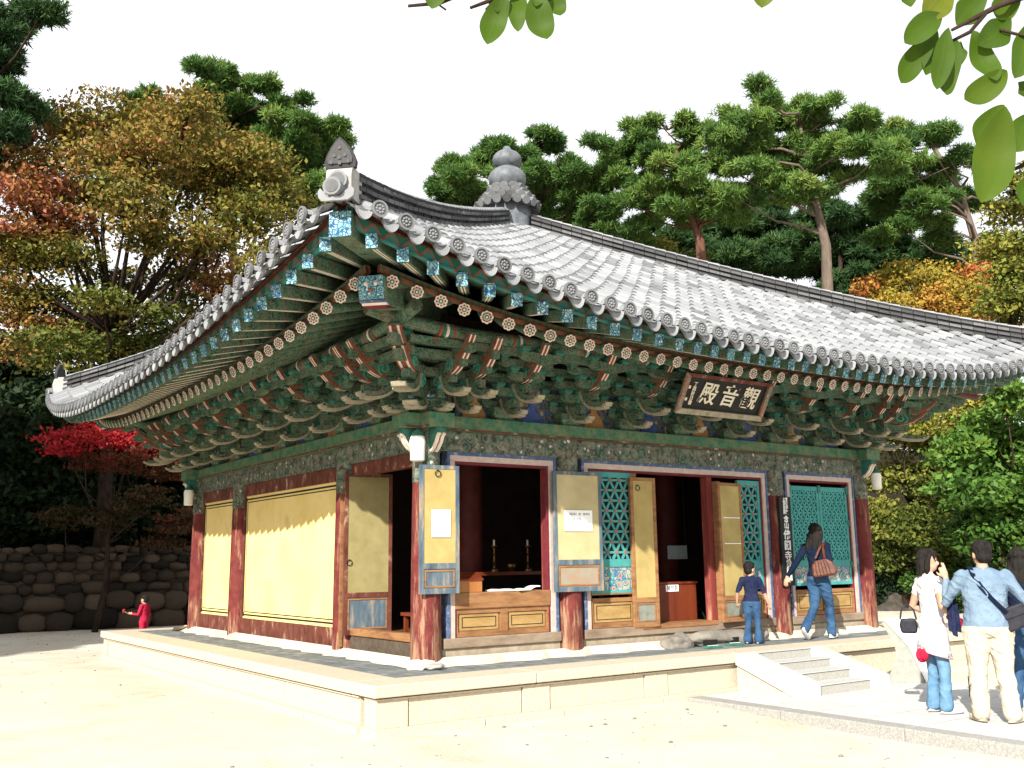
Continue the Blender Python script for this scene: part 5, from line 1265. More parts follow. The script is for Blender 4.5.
# ------------------------------------------------------------------ overhanging magnolia
M['magleaf']=None
m_,nt,out=new_mat('magnolia_leaf'); uv=N(nt,'ShaderNodeUVMap'); sp=N(nt,'ShaderNodeSeparateXYZ'); nt.links.new(uv.outputs[0],sp.inputs[0])
vein=math_(nt,'FRACT',math_(nt,'ADD',math_(nt,'MULTIPLY',sp.outputs[0],7),math_(nt,'MULTIPLY',math_(nt,'ABSOLUTE',sp.outputs[1]),-2.2)))
vm_=math_(nt,'LESS_THAN',vein,.14); mid=math_(nt,'LESS_THAN',math_(nt,'ABSOLUTE',sp.outputs[1]),.05); vm2=math_(nt,'MAXIMUM',math_(nt,'MULTIPLY',vm_,.45),mid)
a_=N(nt,'ShaderNodeAttribute'); a_.attribute_name='tone'
g_=ramp(nt,[(0,(.026,.065,.003)),(.6,(.055,.11,.005)),(1,(.13,.15,.01))]); nt.links.new(math_(nt,'ADD',a_.outputs['Fac'],math_(nt,'MULTIPLY',math_(nt,'SUBTRACT',noise(nt,objco(nt),14,4),.5),.35)),g_.inputs[0])
finish(nt,out,mixc(nt,math_(nt,'MULTIPLY',vm2,.5),g_.outputs[0],(.075,.11,.012)),.6,vein,.2,.002,.25,.45); M['magleaf']=m_
mg=thing('magnolia_tree','magnolia whose leafy twigs hang into the top of the view','tree',(1.0,-12.6,GZ))
mb=MB()
def A3(px,py,d): return at(px,py,d)
trunk_top=Vector((.6,-12.3,3.2))
mb.tube([(1.0,-12.6,GZ-.2),(.95,-12.5,1.2),trunk_top],[.13,.11,.08],10)
j1=A3(1110,-60,2.3); j2=A3(820,-160,2.2)
mb.tube([trunk_top,trunk_top.lerp(j1,.5)+Vector((0,0,.25)),j1],[.07,.045,.022],8); 
mb.tube([j1,A3(1060,110,2.05),A3(1024,165,2.0),A3(1008,172,1.98)],[.016,.008,.005,.003],7)
mb.tube([j1,A3(1040,-10,2.05),A3(1000,5,2.0),A3(975,18,2.0),A3(952,30,1.98)],[.016,.009,.006,.005,.003],7)
mb.tube([A3(985,14,2.0),A3(970,32,2.0),A3(950,42,2.0)],[.005,.004,.003],6); mb.tube([A3(1030,-5,2.03),A3(1040,40,2.0),A3(1000,30,2.0)],[.007,.005,.003],6)
mb.tube([j1,A3(960,-120,2.25),j2,A3(640,-90,2.1),A3(560,-30,2.05),A3(545,6,2.0)],[.02,.017,.014,.010,.006,.004],7)
mb.tube([A3(600,-60,2.08),A3(480,-15,2.0),A3(440,3,2.0),A3(408,6,2.0)],[.008,.006,.004,.003],6); mb.tube([A3(600,-60,2.08),A3(505,-5,2.0),A3(470,8,2.0)],[.006,.005,.003],6); mb.tube([A3(436,3,2.0),A3(446,10,2.0)],.002,5)
mb.tube([A3(500,-5,2.0),A3(486,10,2.0)],[.004,.003],5)
mb.tube([j2,A3(770,-60,2.1),A3(758,-12,2.1)],[.01,.005,.003],6)
mb.build('branch',['bark'],mg,smooth=True,fix=False)
lf=MB()
def mleaf(p0,p1,w,d,curl=.0,tone=.5,tilt=0):
    """leaf from stalk pixel p0 to tip pixel p1, half width w px, at distance d"""
    a=at(p0[0],p0[1],d); b=at(p1[0],p1[1],d-.03+curl); ax=b-a; L=ax.length; nrm=(-fw+rt*tilt).normalized(); s=ax.cross(nrm).normalized(); nn=s.cross(ax).normalized()
    W=w*1.0*d/FPX; n=20; k=5; rows=[]
    for i in range(n+1):
        t=i/n; hw=W*(math.sin(math.pi*min(1,t**1.15))**.60)*(1 if t<.98 else .12) if 0<t<1 else W*.03
        c=a+ax*t-nn*(.10*L*math.sin(math.pi*t)*.6)+s*(.05*L*math.sin(math.pi*t)*math.sin(p0[0]*1.7))-nn*(.006*math.sin(t*7+p0[0]))
        rows.append([(lf.v(c+s*hw*(j/2-1)+nn*(abs(j/2-1)**1.5)*hw*.28),(t,(j/2-1))) for j in range(k)])
    for r0_,r1_ in zip(rows,rows[1:]):
        for j in range(k-1):
            q=[r0_[j],r0_[j+1],r1_[j+1],r1_[j]]; lf.f([x[0] for x in q],[x[1] for x in q],0,tone)
for args in (
 ((507,-6),(487,46),13,2.0,0,.5),((522,-14),(518,30),10,2.02,0,.55),((537,-8),(547,40),14,1.98,0,.45),((556,-14),(560,17),9,2.03,0,.5),((545,-20),(535,8),9,2.0,0,.5),((440,-14),(432,7),12,2.02,0,.6),((760,-22),(762,7),14,2.1,0,.8,),((500,-20),(497,14),8,2.03,0,.5),
 ((944,12),(906,42),13,2.0,0,.6),((955,-16),(925,20),16,2.03,0,.95),((950,26),(938,88),11,1.97,0,.45),((933,36),(900,84),12,2.01,0,.5),((958,40),(946,96),12,1.99,0,.42),((962,40),(960,64),7,2.02,0,.45),((935,30),(925,76),10,2.03,0,.35),
 ((972,32),(996,82),13,2.0,0,.5),((1012,18),(980,44),15,2.01,.0,.35),((1030,22),(1015,78),14,2.0,0,.45),((1008,70),(964,100),13,1.98,0,.65),((1035,85),(1016,95),10,2.0,0,.3),((985,-8),(955,26),14,2.04,0,.5),((1015,-12),(995,20),13,2.04,0,.6),((1045,-10),(1028,12),12,2.0,0,.5),
 ((1004,108),(980,203),22,1.90,0,.65),((1003,106),(976,150),13,1.95,0,.6),((1036,112),(1016,152),14,1.95,0,.55),((1040,170),(1020,205),10,1.95,0,.5),((915,-10),(900,4),9,2.0,0,.5)):
    mleaf(*args)
lf.build('leaves',['magleaf'],mg,smooth=True,fix=False)
# ------------------------------------------------------------------ people
def cloth(name,c1,c2,sc=9,stretch=(1,1,1),c3=None,bstr=.7): return basic(name,c1,c2,sc,.95,bstr,.05,3,c3=c3,stretch=stretch,spec=.05)
M['skin']=basic('skin',(.38,.22,.15),(.44,.27,.19),6,.55,.05,spec=.3)
M['hair']=basic('black_hair',(.006,.005,.005),(.02,.017,.015),30,.7,.8,.02,stretch=(1,1,.15),spec=.12)
M['jeans']=cloth('blue_denim',(.02,.05,.11),(.045,.10,.19),4,c3=(.14,.22,.29)); M['lightjeans']=cloth('light_blue_denim',(.08,.17,.28),(.13,.24,.36),5)
M['navy']=cloth('navy_cloth',(.005,.009,.022),(.010,.016,.036),5,bstr=1); M['navyshirt']=cloth('dark_navy_jersey',(.010,.014,.04),(.02,.025,.06))
M['shirtblue']=cloth('pale_blue_shirt',(.11,.165,.235),(.16,.225,.30),5,bstr=1); M['cream_trousers']=cloth('cream_trousers',(.42,.37,.29),(.52,.47,.38),5,bstr=1)
M['whitecloth']=cloth('white_cotton',(.50,.47,.50),(.62,.6,.62),6,bstr=1); M['redcloth']=cloth('red_cloth',(.36,.012,.035),(.46,.025,.07)); M['pinkcloth']=cloth('pink_grey_hem',(.5,.36,.38),(.6,.46,.48))
M['leather']=basic('tan_brown_leather',(.06,.015,.008),(.11,.03,.014),12,.45,.5,.01,spec=.4); M['blackbag']=basic('black_bag_cloth',(.008,.008,.014),(.02,.02,.03),15,.6,.3)
M['shoewhite']=basic('white_sneaker',(.45,.45,.45),(.55,.55,.54),10); M['shoebrown']=basic('tan_sneaker',(.25,.18,.12),(.5,.44,.34),14)
def Vv(*a): return Vector(a)
def person(label,pos,heading,H,J,mats,hair,shoe,tunic=None,group=None,vox=.0085,headturn=0,sleeve='long',child=False):
    k=H/1.70; rotz=-heading
    root=None
    mb=MB(); segs=[]   # (A,B,ra,rb,tag)
    def limb(pts,rads,tags):
        mb.tube([p*k for p in pts],[r*k for r in rads],14)
        for a,b,ra,rb,tg in zip(pts,pts[1:],rads,rads[1:],tags): segs.append((a*k,b*k,ra*k,rb*k,tg))
        for p,r in zip(pts,rads): mb.ell(p*k,(r*k*.99,)*3,12,8)
    w=J.get('w',1.0)
    hipz=J.get('hipz',.86)
    # torso loft: z, half width, half depth, y offset
    T=J.get('torso') or [(.80,.150*w,.105,.0),(.88,.172*w,.118,-.012),(.96,.165*w,.112,-.005),(1.06,.140*w,.095,.005),(1.16,.150*w,.100,.008),(1.28,.172*w,.108,.0),(1.36,.178*w,.100,-.005),(1.41,.150*w,.080,-.008),(1.45,.085,.062,-.008)]
    rings=[]
    for z,a,b,yo in T:
        rings.append([mb.v((a*k*math.cos(2*math.pi*j/24),(yo+b*math.sin(2*math.pi*j/24))*k,z*k)) for j in range(24)])
    for A_,B_ in zip(rings,rings[1:]):
        for j in range(24): mb.f([A_[j],A_[(j+1)%24],B_[(j+1)%24],B_[j]])
    mb.f(rings[0][::-1]); mb.f(rings[-1])
    hem=J.get('hem',.92)
    segs.append((Vv(0,0,.80)*k,Vv(0,0,hem-.03)*k,.15*k,.15*k,'lower')); 
    for xo in (-.08,.08): segs.append((Vv(xo,0,hem+.07)*k,Vv(xo,0,1.38)*k,.10*k,.10*k,'upper'))
    # neck and head
    hc=Vv(*J.get('head',(0,.015,1.59)))
    mb.tube([Vv(0,-.005,1.42)*k,(hc+Vv(0,-.02,-.09))*k],[.056*k,.052*k],14); segs.append((Vv(0,-.005,1.475)*k,(hc+Vv(0,-.02,-.09))*k,.05*k,.05*k,'skin'))
    hr=Matrix.Rotation(-headturn,3,'Z'); hs_=k*(1.34 if child else 1.06)
    def hp(x,y,z): return hc*k+hr@Vv(x,y,z)*hs_
    mb.ell(hp(0,-.01,.02),(.075*hs_,.092*hs_,.098*hs_),20,14,hr); mb.ell(hp(0,.022,-.045),(.055*hs_,.062*hs_,.062*hs_),16,10,hr)
    mb.ell(hp(0,.088,-.02),(.012*hs_,.018*hs_,.024*hs_),8,6,hr)
    for sx in (-1,1): mb.ell(hp(sx*.076,-.005,-.012),(.010*hs_,.022*hs_,.032*hs_),8,6,hr)
    segs.append((hp(0,0,-.03),hp(0,0,.03),.085*hs_,.09*hs_,'skin'))
    # arms and hands
    for sd in ('L','R'):
        sx=-1 if sd=='L' else 1
        sh=Vv(sx*.178*w,-.005,1.375); el=Vv(*J[sd+'e']); wr=Vv(*J[sd+'w']); hd=(Vv(*J[sd+'h'])-wr).normalized()
        tg='upper' if sleeve=='long' else 'skin'
        m1=sh.lerp(el,.5)
        limb([sh,m1,el,el.lerp(wr,.45),wr],[.060*w,.052*w,.042,.039,.028],['upper','upper' if sleeve!='cap' else 'skin',tg,tg])
        if sleeve=='short': limb([sh,sh.lerp(el,.75)],[.063*w,.058*w],['upper'])
        # hand
        pl=.095; a=wr; side=hd.cross(Vv(*J.get(sd+'palm',(0,1,0)))).normalized() if abs(hd.dot(Vv(*J.get(sd+'palm',(0,1,0)))))<.95 else hd.orthogonal().normalized(); nn=side.cross(hd).normalized()
        mt3=Matrix((side,nn,hd)).transposed()
        mb.ell((a+hd*.05)*k,(.040*k,.017*k,.055*k),14,10,mt3); segs.append((wr*k+hd*k*.01,(a+hd*.08)*k,.035*k,.035*k,'skin'))
        cur=J.get(sd+'curl',.5)
        for fi,(off,ln) in enumerate(((-.028,.062),(-.010,.074),(.010,.069),(.028,.054))):
            b0=a+hd*.088+side*off; c1=cur if not (J.get(sd+'point') and fi<2) else .05
            d1=(hd*math.cos(c1)+nn*math.sin(c1)+side*off*2.2).normalized(); d2=(hd*math.cos(c1*2.1)+nn*math.sin(c1*2.1)).normalized()
            p1=b0+d1*ln*.5; p2=p1+d2*ln*.5
            mb.tube([(b0-hd*.02)*k,b0*k,p1*k,p2*k],[.0095*k,.0095*k,.0088*k,.0075*k],8); segs.append((b0*k,p2*k,.01*k,.01*k,'skin'))
        ths=J.get(sd+'th',sx*-1); tb=a+hd*.03+side*.03*ths; td=(hd*.7+side*ths*.75+nn*.25).normalized(); mb.tube([tb*k,(tb+td*.035)*k,(tb+td*.035+(hd*.9+side*ths*.25).normalized()*.03)*k],[.012*k,.011*k,.009*k],8); segs.append((tb*k,(tb+td*.06)*k,.01*k,.01*k,'skin'))
    # legs
    lw=J.get('legw',1.0)
    for sd in ('L','R'):
        sx=-1 if sd=='L' else 1
        hp_=Vv(sx*.085*w,-.0,hipz); kn=Vv(*J[sd+'k']); an=Vv(*J[sd+'a'])
        limb([hp_,hp_.lerp(kn,.5),kn,kn.lerp(an,.4),an],[.098*lw*w,.084*lw,.062*lw,.060*lw,J.get('cuff',.055)*lw],['lower']*4)
        fd=Vv(*J[sd+'t'])-an; fd.normalize(); mb.tube([an*k,(an+Vv(0,0,-.035)+fd*.05)*k],[.035*k,.03*k],8); segs.append(((an-Vv(0,0,.05))*k,(an+Vv(0,0,-.06)+fd*.05)*k,.02*k,.02*k,'skin'))
    # fuse into one skin
    tmp=mb.build('tmp_body',['skin']); md=tmp.modifiers.new('r','REMESH'); md.mode='VOXEL'; md.voxel_size=vox*(1 if not child else .8); sm=tmp.modifiers.new('s','SMOOTH'); sm.iterations=3; sm.factor=.5
    bpy.context.view_layer.update(); me=bpy.data.meshes.new_from_object(tmp.evaluated_get(bpy.context.evaluated_depsgraph_get())); old=tmp.data; bpy.data.objects.remove(tmp); bpy.data.meshes.remove(old)
    me.name='person'; me.materials.clear()
    order=['skin','upper','lower']; 
    for m_ in (M['skin'],M[mats[0]],M[mats[1]]): me.materials.append(m_)
    # cloth folds: gentle relief on the clothed parts only
    from mathutils import noise as mno
    nV=len(me.vertices); co=np.empty(nV*3,dtype=np.float32); me.vertices.foreach_get('co',co); co=co.reshape(-1,3); no=np.empty(nV*3,dtype=np.float32); me.vertex_normals.foreach_get('vector',no); no=no.reshape(-1,3)
    bv=np.full(nV,9e9); cl_=np.zeros(nV,bool)
    for A_,B_,ra,rb,tg in segs:
        a=np.array(A_);b=np.array(B_);ab=b-a;L2=max(1e-9,(ab*ab).sum()); t=np.clip(((co-a)@ab)/L2,0,1); d=np.linalg.norm(co-(a+t[:,None]*ab),axis=1)-(ra+(rb-ra)*t)
        m_=d<bv; bv=np.where(m_,d,bv); cl_=np.where(m_,tg!='skin',cl_)
    fold=np.array([(1-abs(mno.noise(Vector((p[0]*5+H*9,p[1]*5,p[2]*9+p[0]*6)))*2.2))**2 if c_ else 0. for p,c_ in zip(co,cl_)])
    co=co+no*(fold*.011*k)[:,None]; me.vertices.foreach_set('co',co.astype(np.float32).ravel()); me.update()
    nF=len(me.polygons); ctr=np.empty(nF*3,dtype=np.float32); me.polygons.foreach_get('center',ctr); ctr=ctr.reshape(-1,3)
    best=np.full(nF,9e9); idx=np.zeros(nF,int)
    for A_,B_,ra,rb,tg in segs:
        a=np.array(A_);b=np.array(B_);ab=b-a;L2=max(1e-9,(ab*ab).sum()); t=np.clip(((ctr-a)@ab)/L2,0,1); d=np.linalg.norm(ctr-(a+t[:,None]*ab),axis=1)-(ra+(rb-ra)*t)
        m_=d<best; best=np.where(m_,d,best); idx=np.where(m_,order.index(tg),idx)
    if 'hemz' in J: # straight hem between upper and lower garment
        tor=(idx>0)&(np.abs(ctr[:,0])<.2*w*k); hz=J['hemz']*k; idx=np.where(tor&(ctr[:,2]<hz)&(ctr[:,2]>.55*k),2,idx); idx=np.where((idx==2)&(ctr[:,2]>=hz),1,idx)
    me.polygons.foreach_set('material_index',idx.astype(np.int32)); me.polygons.foreach_set('use_smooth',[True]*nF)
    o=bpy.data.objects.new('person',me); col.objects.link(o); o.location=pos; o.rotation_euler=(0,0,rotz); tag(o,label,'person',group)
    def child_(mbx,name,mts,voxel=0,**kw):
        c=mbx.build(name,mts,None,**kw); c.parent=o
        if voxel: m2=c.modifiers.new('r','REMESH'); m2.mode='VOXEL'; m2.voxel_size=voxel; m2.use_smooth_shade=True; s2=c.modifiers.new('s','SMOOTH'); s2.iterations=2
        return c
    # eyes, mouth
    for sx in (-1,1):
        e=MB(); e.ell(hp(sx*.030,.078,.008),(.011*hs_,.006*hs_,.006*hs_),8,6,hr); child_(e,'eye',['blackbag'])
    e=MB(); e.ell(hp(0,.080,-.058),(.020*hs_,.006*hs_,.006*hs_),8,6,hr); child_(e,'mouth',['redcloth'])
    # hair
    h=MB()
    h.ell(hp(0,-.024,.040),(.084*hs_,.094*hs_,.092*hs_),18,12,hr)
    if hair=='short': h.ell(hp(0,-.045,-.010),(.078*hs_,.066*hs_,.075*hs_),16,10,hr); h.ell(hp(0,.035,.085),(.06*hs_,.045*hs_,.035*hs_),12,8,hr)
    elif hair=='bob':
        h.ell(hp(0,-.045,-.03),(.094*hs_,.075*hs_,.12*hs_),18,12,hr)
        for sx in (-1,1): h.tube([hp(sx*.06,.03,.08),hp(sx*.086,.012,.0),hp(sx*.085,.005,-.08),hp(sx*.070,-.01,-.13)],[.02*hs_,.028*hs_,.028*hs_,.012*hs_],8)
        h.tube([hp(0,.02,.11),hp(.03,.075,.07),hp(.055,.072,.02)],[.03*hs_,.018*hs_,.008*hs_],8); h.tube([hp(0,.02,.11),hp(-.03,.075,.07),hp(-.055,.072,.02)],[.03*hs_,.018*hs_,.008*hs_],8)
        for q in range(7): a=math.pi+(q-3)*.42; h.tube([hp(.08*math.cos(a+math.pi/2),-.03+.075*math.sin(a+math.pi/2)*1,-.02),hp(.085*math.cos(a+math.pi/2),-.04+.07*math.sin(a+math.pi/2),-.15)],[.022*hs_,.010*hs_],6)
    else:
        h.ell(hp(0,-.05,-.05),(.088*hs_,.07*hs_,.13*hs_),18,12,hr)
        for q in range(9):
            x=(q-4)/4; h.tube([hp(x*.075,-.055,-.02),hp(x*.090,-.085,-.12),hp(x*.105+.008*math.sin(q*2.3),-.095,-.22),hp(x*.085+.012*math.sin(q*3.1),-.085,-.30-.03*((q*7)%3)*.6)],[.03*hs_,.028*hs_,.024*hs_,.008*hs_],7)
        for sx in (-1,1): h.tube([hp(sx*.06,.03,.08),hp(sx*.085,.01,.0),hp(sx*.088,-.01,-.12)],[.02*hs_,.025*hs_,.018*hs_],8)
    hrn=random.Random(int(H*1000))
    for q in range(90):
        th=hrn.uniform(0,2*math.pi); ph=hrn.uniform(.15,1.25)
        if abs(math.atan2(math.cos(th),math.sin(th)))<.75 and ph>.7: continue
        nx_,ny_,nz_=math.cos(th)*math.sin(ph),math.sin(th)*math.sin(ph),math.cos(ph)
        p0=(nx_*.082,-.024+ny_*.092,.040+nz_*.090); l_=hrn.uniform(.03,.06); p1=(p0[0]+nx_*.012+math.cos(th)*l_*.55*math.cos(ph),p0[1]+ny_*.012+math.sin(th)*l_*.55*math.cos(ph),p0[2]+.004-l_*math.sin(ph))
        h.tube([hp(*p0),hp(*p1)],[.012*hs_,.004*hs_],5)
    child_(h,'hair',['hair'],.0065)
    # shoes
    for sd in ('L','R'):
        an=Vv(*J[sd+'a']); to=Vv(*J[sd+'t']); fd=(to-an); flat=Vv(fd.x,fd.y,0).normalized(); fdn=fd.normalized()
        s_=MB(); b=an+Vv(0,0,-.045)-flat*.05; L=.26
        upn=Vv(0,0,1) if abs(fdn.z)<.75 else flat
        heel=an+Vv(0,0,-.055)-fdn*.02+(Vv(0,0,0)); dirv=J.get(sd+'fd'); dirv=Vv(*dirv).normalized() if dirv else flat
        sid=dirv.cross(Vv(0,0,1)).normalized(); un=sid.cross(dirv).normalized(); base=an-un*.055-dirv*.055
        mt3=Matrix((sid,dirv,un)).transposed()
        s_.ell((base+dirv*.05+un*.03)*k,(.040*k,.065*k,.048*k),12,8,mt3); s_.ell((base+dirv*.165+un*.012)*k,(.045*k,.085*k,.034*k),12,8,mt3); s_.ell((base+dirv*.10+un*.02)*k,(.040*k,.09*k,.042*k),12,8,mt3)
        s_.ell((base+dirv*.10-un*.012)*k,(.046*k,.145*k,.015*k),12,6,mt3)
        child_(s_,'shoe',[shoe],.008*k+.001)
    return o,k
GP=-.433
# --- the man in the pale blue shirt
manpos=Vector((3.64,-4.54,GP)); mh=R(54)
J=dict(w=1.10,hem=.88,hemz=.90,legw=1.28,cuff=.062,Le=(-.35,.08,1.12),Lw=(-.325,.16,1.36),Lh=(-.37,.16,1.51),Lpalm=(0,1,.2),Lcurl=.8,Lpoint=True,Re=(.36,-.02,1.12),Rw=(.24,.22,1.02),Rh=(.14,.33,1.02),
  Lk=(-.12,.03,.47),La=(-.13,.0,.085),Lt=(-.20,.15,.0),Rk=(.12,.03,.47),Ra=(.15,-.02,.085),Rt=(.25,.12,.0),
  torso=[(.80,.170,.12,0),(.84,.205,.145,-.01),(.885,.215,.150,-.01),(.90,.222,.158,-.008),(1.0,.205,.140,.0),(1.08,.196,.130,.005),(1.18,.202,.130,.005),(1.29,.212,.128,.0),(1.37,.210,.116,-.005),(1.42,.165,.092,-.008),(1.46,.085,.064,-.008)])
man,km=person('man in pale blue shirt and cream trousers raising his left hand, back to the viewer',manpos,mh,1.69,J,('shirtblue','cream_trousers'),'short','shoebrown',headturn=R(-25))
def local(o,p,k=1): 
    h=-o.rotation_euler.z; c,s_=math.cos(-h),math.sin(-h); return Vector(o.location)+Vector((p[0]*c-p[1]*s_,p[0]*s_+p[1]*c,p[2]))*1
def lt(o,k):
    rz=Matrix.Rotation(o.rotation_euler.z,3,'Z'); loc=Vector(o.location)
    return lambda x,y,z: loc+rz@(Vector((x,y,z))*k)
def strap(mb,pts,w,t,nrm):
    for a,b in zip(pts,pts[1:]): a=Vector(a);b=Vector(b); mb.ebox(a-(b-a)*.02,b+(b-a)*.02,(b-a).cross(Vector(nrm)),nrm,w,t)
L=lt(man,km); back=Matrix.Rotation(man.rotation_euler.z,3,'Z')@Vector((0,-1,0))
t=thing('shoulder_bag','black sling bag at the right hip of the man in the pale blue shirt','bag',L(.22,-.02,.95))
mb=MB(); c=L(.235,-.06,.985); rz=Matrix.Rotation(man.rotation_euler.z,3,'Z')@Matrix.Rotation(R(-22),3,'Y')
mb.tf=lambda x,y,z:c+rz@Vector((x,y,z)); mb.box(-.12,.12,-.045,.05,-.11,.10,0); mb.build('bag_body',['blackbag'],t,bevel=.02)
mb=MB(); mb.tf=lambda x,y,z:c+rz@Vector((x,y,z)); mb.box(-.125,.125,-.055,.055,.0,.108,0); mb.build('bag_flap',['blackbag'],t,bevel=.015)
mb=MB(); strap(mb,[L(*p) for p in ((-.10,.06,1.46),(-.115,-.02,1.475),(-.10,-.095,1.40),(-.04,-.128,1.28),(.04,-.130,1.17),(.12,-.128,1.08),(.17,-.115,1.03))],.045*km,.010,tuple(back)); mb.build('strap',['navy'],t)
# navy jacket over his raised forearm
t=thing('navy_jacket','dark navy jacket draped over the raised forearm of the man in pale blue','jacket',L(-.40,.2,1.1))
mb=MB(); 
for (a0,a1,zb,yo) in ((-.34,-.29,.84,.15),(-.31,-.26,.80,.13),(-.28,-.22,.84,.16)):
    mb.extr([(a0,zb),(a1,zb-.02),(a1-.01,1.02),(a1-.03,1.18),(a0-.0,1.20),(a0-.0,1.0)],lambda p,q,a,yo=yo:L(p,a+yo,q),0,.05)
mb.build('jacket_cloth',['navyshirt'],t,bevel=.015)
# --- the girl in white
J=dict(w=.86,hem=.99,hemz=.80,legw=.92,cuff=.08,Le=(-.27,-.04,1.10),Lw=(-.20,.14,1.02),Lh=(-.16,.24,1.04),Re=(.27,-.05,1.12),Rw=(.20,.17,.98),Rh=(.17,.28,.94),Rpalm=(0,0,-1),
  Lk=(-.085,.03,.47),La=(-.09,.0,.085),Lt=(-.12,.15,.0),Rk=(.085,.04,.47),Ra=(.10,.02,.085),Rt=(.12,.17,.0))
girl,kg=person('young woman in white top and light blue jeans, bobbed black hair, facing the man',Vector((3.77,-3.87,GP)),R(112),1.62,J,('whitecloth','lightjeans'),'bob','shoewhite',headturn=R(48),sleeve='cap')
L=lt(girl,kg)
mb=MB(); prof=[(1.06,.128,.092),(.98,.142,.105),(.90,.165,.122),(.82,.178,.135),(.72,.19,.15),(.62,.205,.16)]
rings=[]
for z,a,b in prof:
    rings.append([mb.v(L(a*math.cos(2*math.pi*j/28)*(1+.03*math.sin(j*1.9)*(1.06-z)*2),b*math.sin(2*math.pi*j/28)*(1+.03*math.cos(j*2.3)*(1.06-z)*2),z+(.08*math.cos(2*math.pi*j/28+2.2)*(1.06-z)*1.4))) for j in range(28)])
for q,(A_,B_) in enumerate(zip(rings,rings[1:])):
    for j in range(28): mb.f([A_[j],A_[(j+1)%28],B_[(j+1)%28],B_[j]],None,0 if q<4 else 0)
lo=rings[-1]; o_=mb.build('tunic_skirt',['whitecloth'],girl,loc=tuple(girl.location),smooth=True,rotz=girl.rotation_euler.z); so_=o_.modifiers.new('t','SOLIDIFY'); so_.thickness=.012
o_.location=(0,0,0)
mb=MB(); hemr=[]
for zz in (.655,.625):
    hemr.append([mb.v(L((.203)*math.cos(2*math.pi*j/28),(.163)*math.sin(2*math.pi*j/28),zz-.02+(.08*math.cos(2*math.pi*j/28+2.2)*.60))) for j in range(28)])
for j in range(28): mb.f([hemr[0][j],hemr[0][(j+1)%28],hemr[1][(j+1)%28],hemr[1][j]])
o_=mb.build('pink_hem',['pinkcloth'],girl,loc=tuple(girl.location),smooth=True,rotz=girl.rotation_euler.z); o_.location=(0,0,0); so_=o_.modifiers.new('t','SOLIDIFY'); so_.thickness=.012
t=thing('handbag','small black handbag hanging from the left elbow of the young woman in white','bag',L(-.30,-.12,.9))
c=L(-.22,-.14,.90); rz=Matrix.Rotation(girl.rotation_euler.z,3,'Z')@Matrix.Rotation(R(60),3,'Z')
mb=MB(lambda x,y,z:c+rz@Vector((x,y,z))); mb.extr([(-.075,-.08),(.075,-.08),(.09,.0),(.07,.07),(-.07,.07),(-.09,.0)],lambda p,q,a:(p,a,q),-.045,.045); mb.build('bag_body',['blackbag'],t,bevel=.02)
mb=MB(); mb.tube([c+rz@Vector(p) for p in ((-.08,0,.06),(-.06,0,.16),(0,.01,.22),(.06,0,.16),(.08,0,.06))],.009,8); mb.build('handle',['blackbag'],t)
mb=MB(lambda x,y,z:c+rz@Vector((x,y,z)))
for x in (-.04,.04): mb.ell(Vector((x,-.048,.03)),(.009,.005,.009),8,6)
mb.build('buckle',['brass'],t) if False else None
t=thing('red_jacket','folded red jacket held in the hand of the young woman in white','jacket',L(.2,.2,.9))
mb=MB()
for i,(y0,z0,y1,z1) in enumerate(((.06,1.02,.26,.93),(.20,.96,.30,.80),(.25,.92,.32,.72))): mb.tube([L(.19,y0,z0),L(.20,(y0+y1)/2,(z0+z1)/2-.01),L(.19,y1,z1)],[.035,.045,.035],10)
t_=mb.build('jacket_cloth',['redcloth'],t,smooth=True); m2=t_.modifiers.new('r','REMESH'); m2.mode='VOXEL'; m2.voxel_size=.012; m2.use_smooth_shade=True
t=thing('red_pouch','small bright red pouch hanging under the white tunic at the back of the young woman','pouch',L(-.08,-.20,.6))
mb=MB(); mb.ell(L(-.02,-.145,.60),(.07,.055,.075),12,8); mb.ell(L(.03,-.15,.61),(.05,.05,.06),12,8); mb.tube([L(-.02,-.13,.66),L(-.02,-.11,.8)],.008,6); mb.build('pouch_body',['redcloth'],t,smooth=True)
# --- woman half hidden behind the man
J=dict(w=.92,hem=.94,hemz=.95,legw=.85,cuff=.062,Le=(-.22,-.06,1.10),Lw=(-.20,.10,.90),Lh=(-.20,.18,.80),Re=(.25,-.03,1.10),Rw=(.24,.10,.88),Rh=(.24,.16,.78),
  Lk=(-.09,.03,.47),La=(-.14,-.04,.085),Lt=(-.16,.10,.0),Rk=(.09,.04,.47),Ra=(.11,.04,.085),Rt=(.13,.19,.0))
person('woman in a navy jacket and blue jeans half hidden behind the man in pale blue',Vector((4.52,-4.43,GP)),R(62),1.62,J,('navy','jeans'),'long','blackbag')
# --- woman walking on the terrace
J=dict(w=.94,hem=.93,hemz=.93,legw=1.0,cuff=.066,Le=(-.26,-.20,1.12),Lw=(-.34,-.34,.92),Lh=(-.35,-.40,.80),Re=(.25,-.10,1.12),Rw=(.20,.12,1.02),Rh=(.14,.2,1.0),
  Lk=(-.07,-.03,.48),La=(-.08,-.38,.17),Lt=(-.08,-.25,.02),Lfd=(0,.75,-.65),Rk=(.08,.17,.48),Ra=(.07,.20,.085),Rt=(.07,.36,.0))
wm,kw=person('woman in navy top and flared jeans with long black hair walking along the terrace',Vector((6.08,-.66,-.002)),R(76),1.60,J,('navy','jeans'),'long','shoewhite')
L=lt(wm,kw)
t=thing('leather_bag','tan brown leather shoulder bag on the back of the woman walking on the terrace','bag',L(.15,-.2,1.1))
rz=Matrix.Rotation(wm.rotation_euler.z,3,'Z'); c=L(.17,-.19,1.05)
r2=rz@Matrix.Rotation(R(-12),3,'Y')@Matrix.Rotation(R(18),3,'Z')
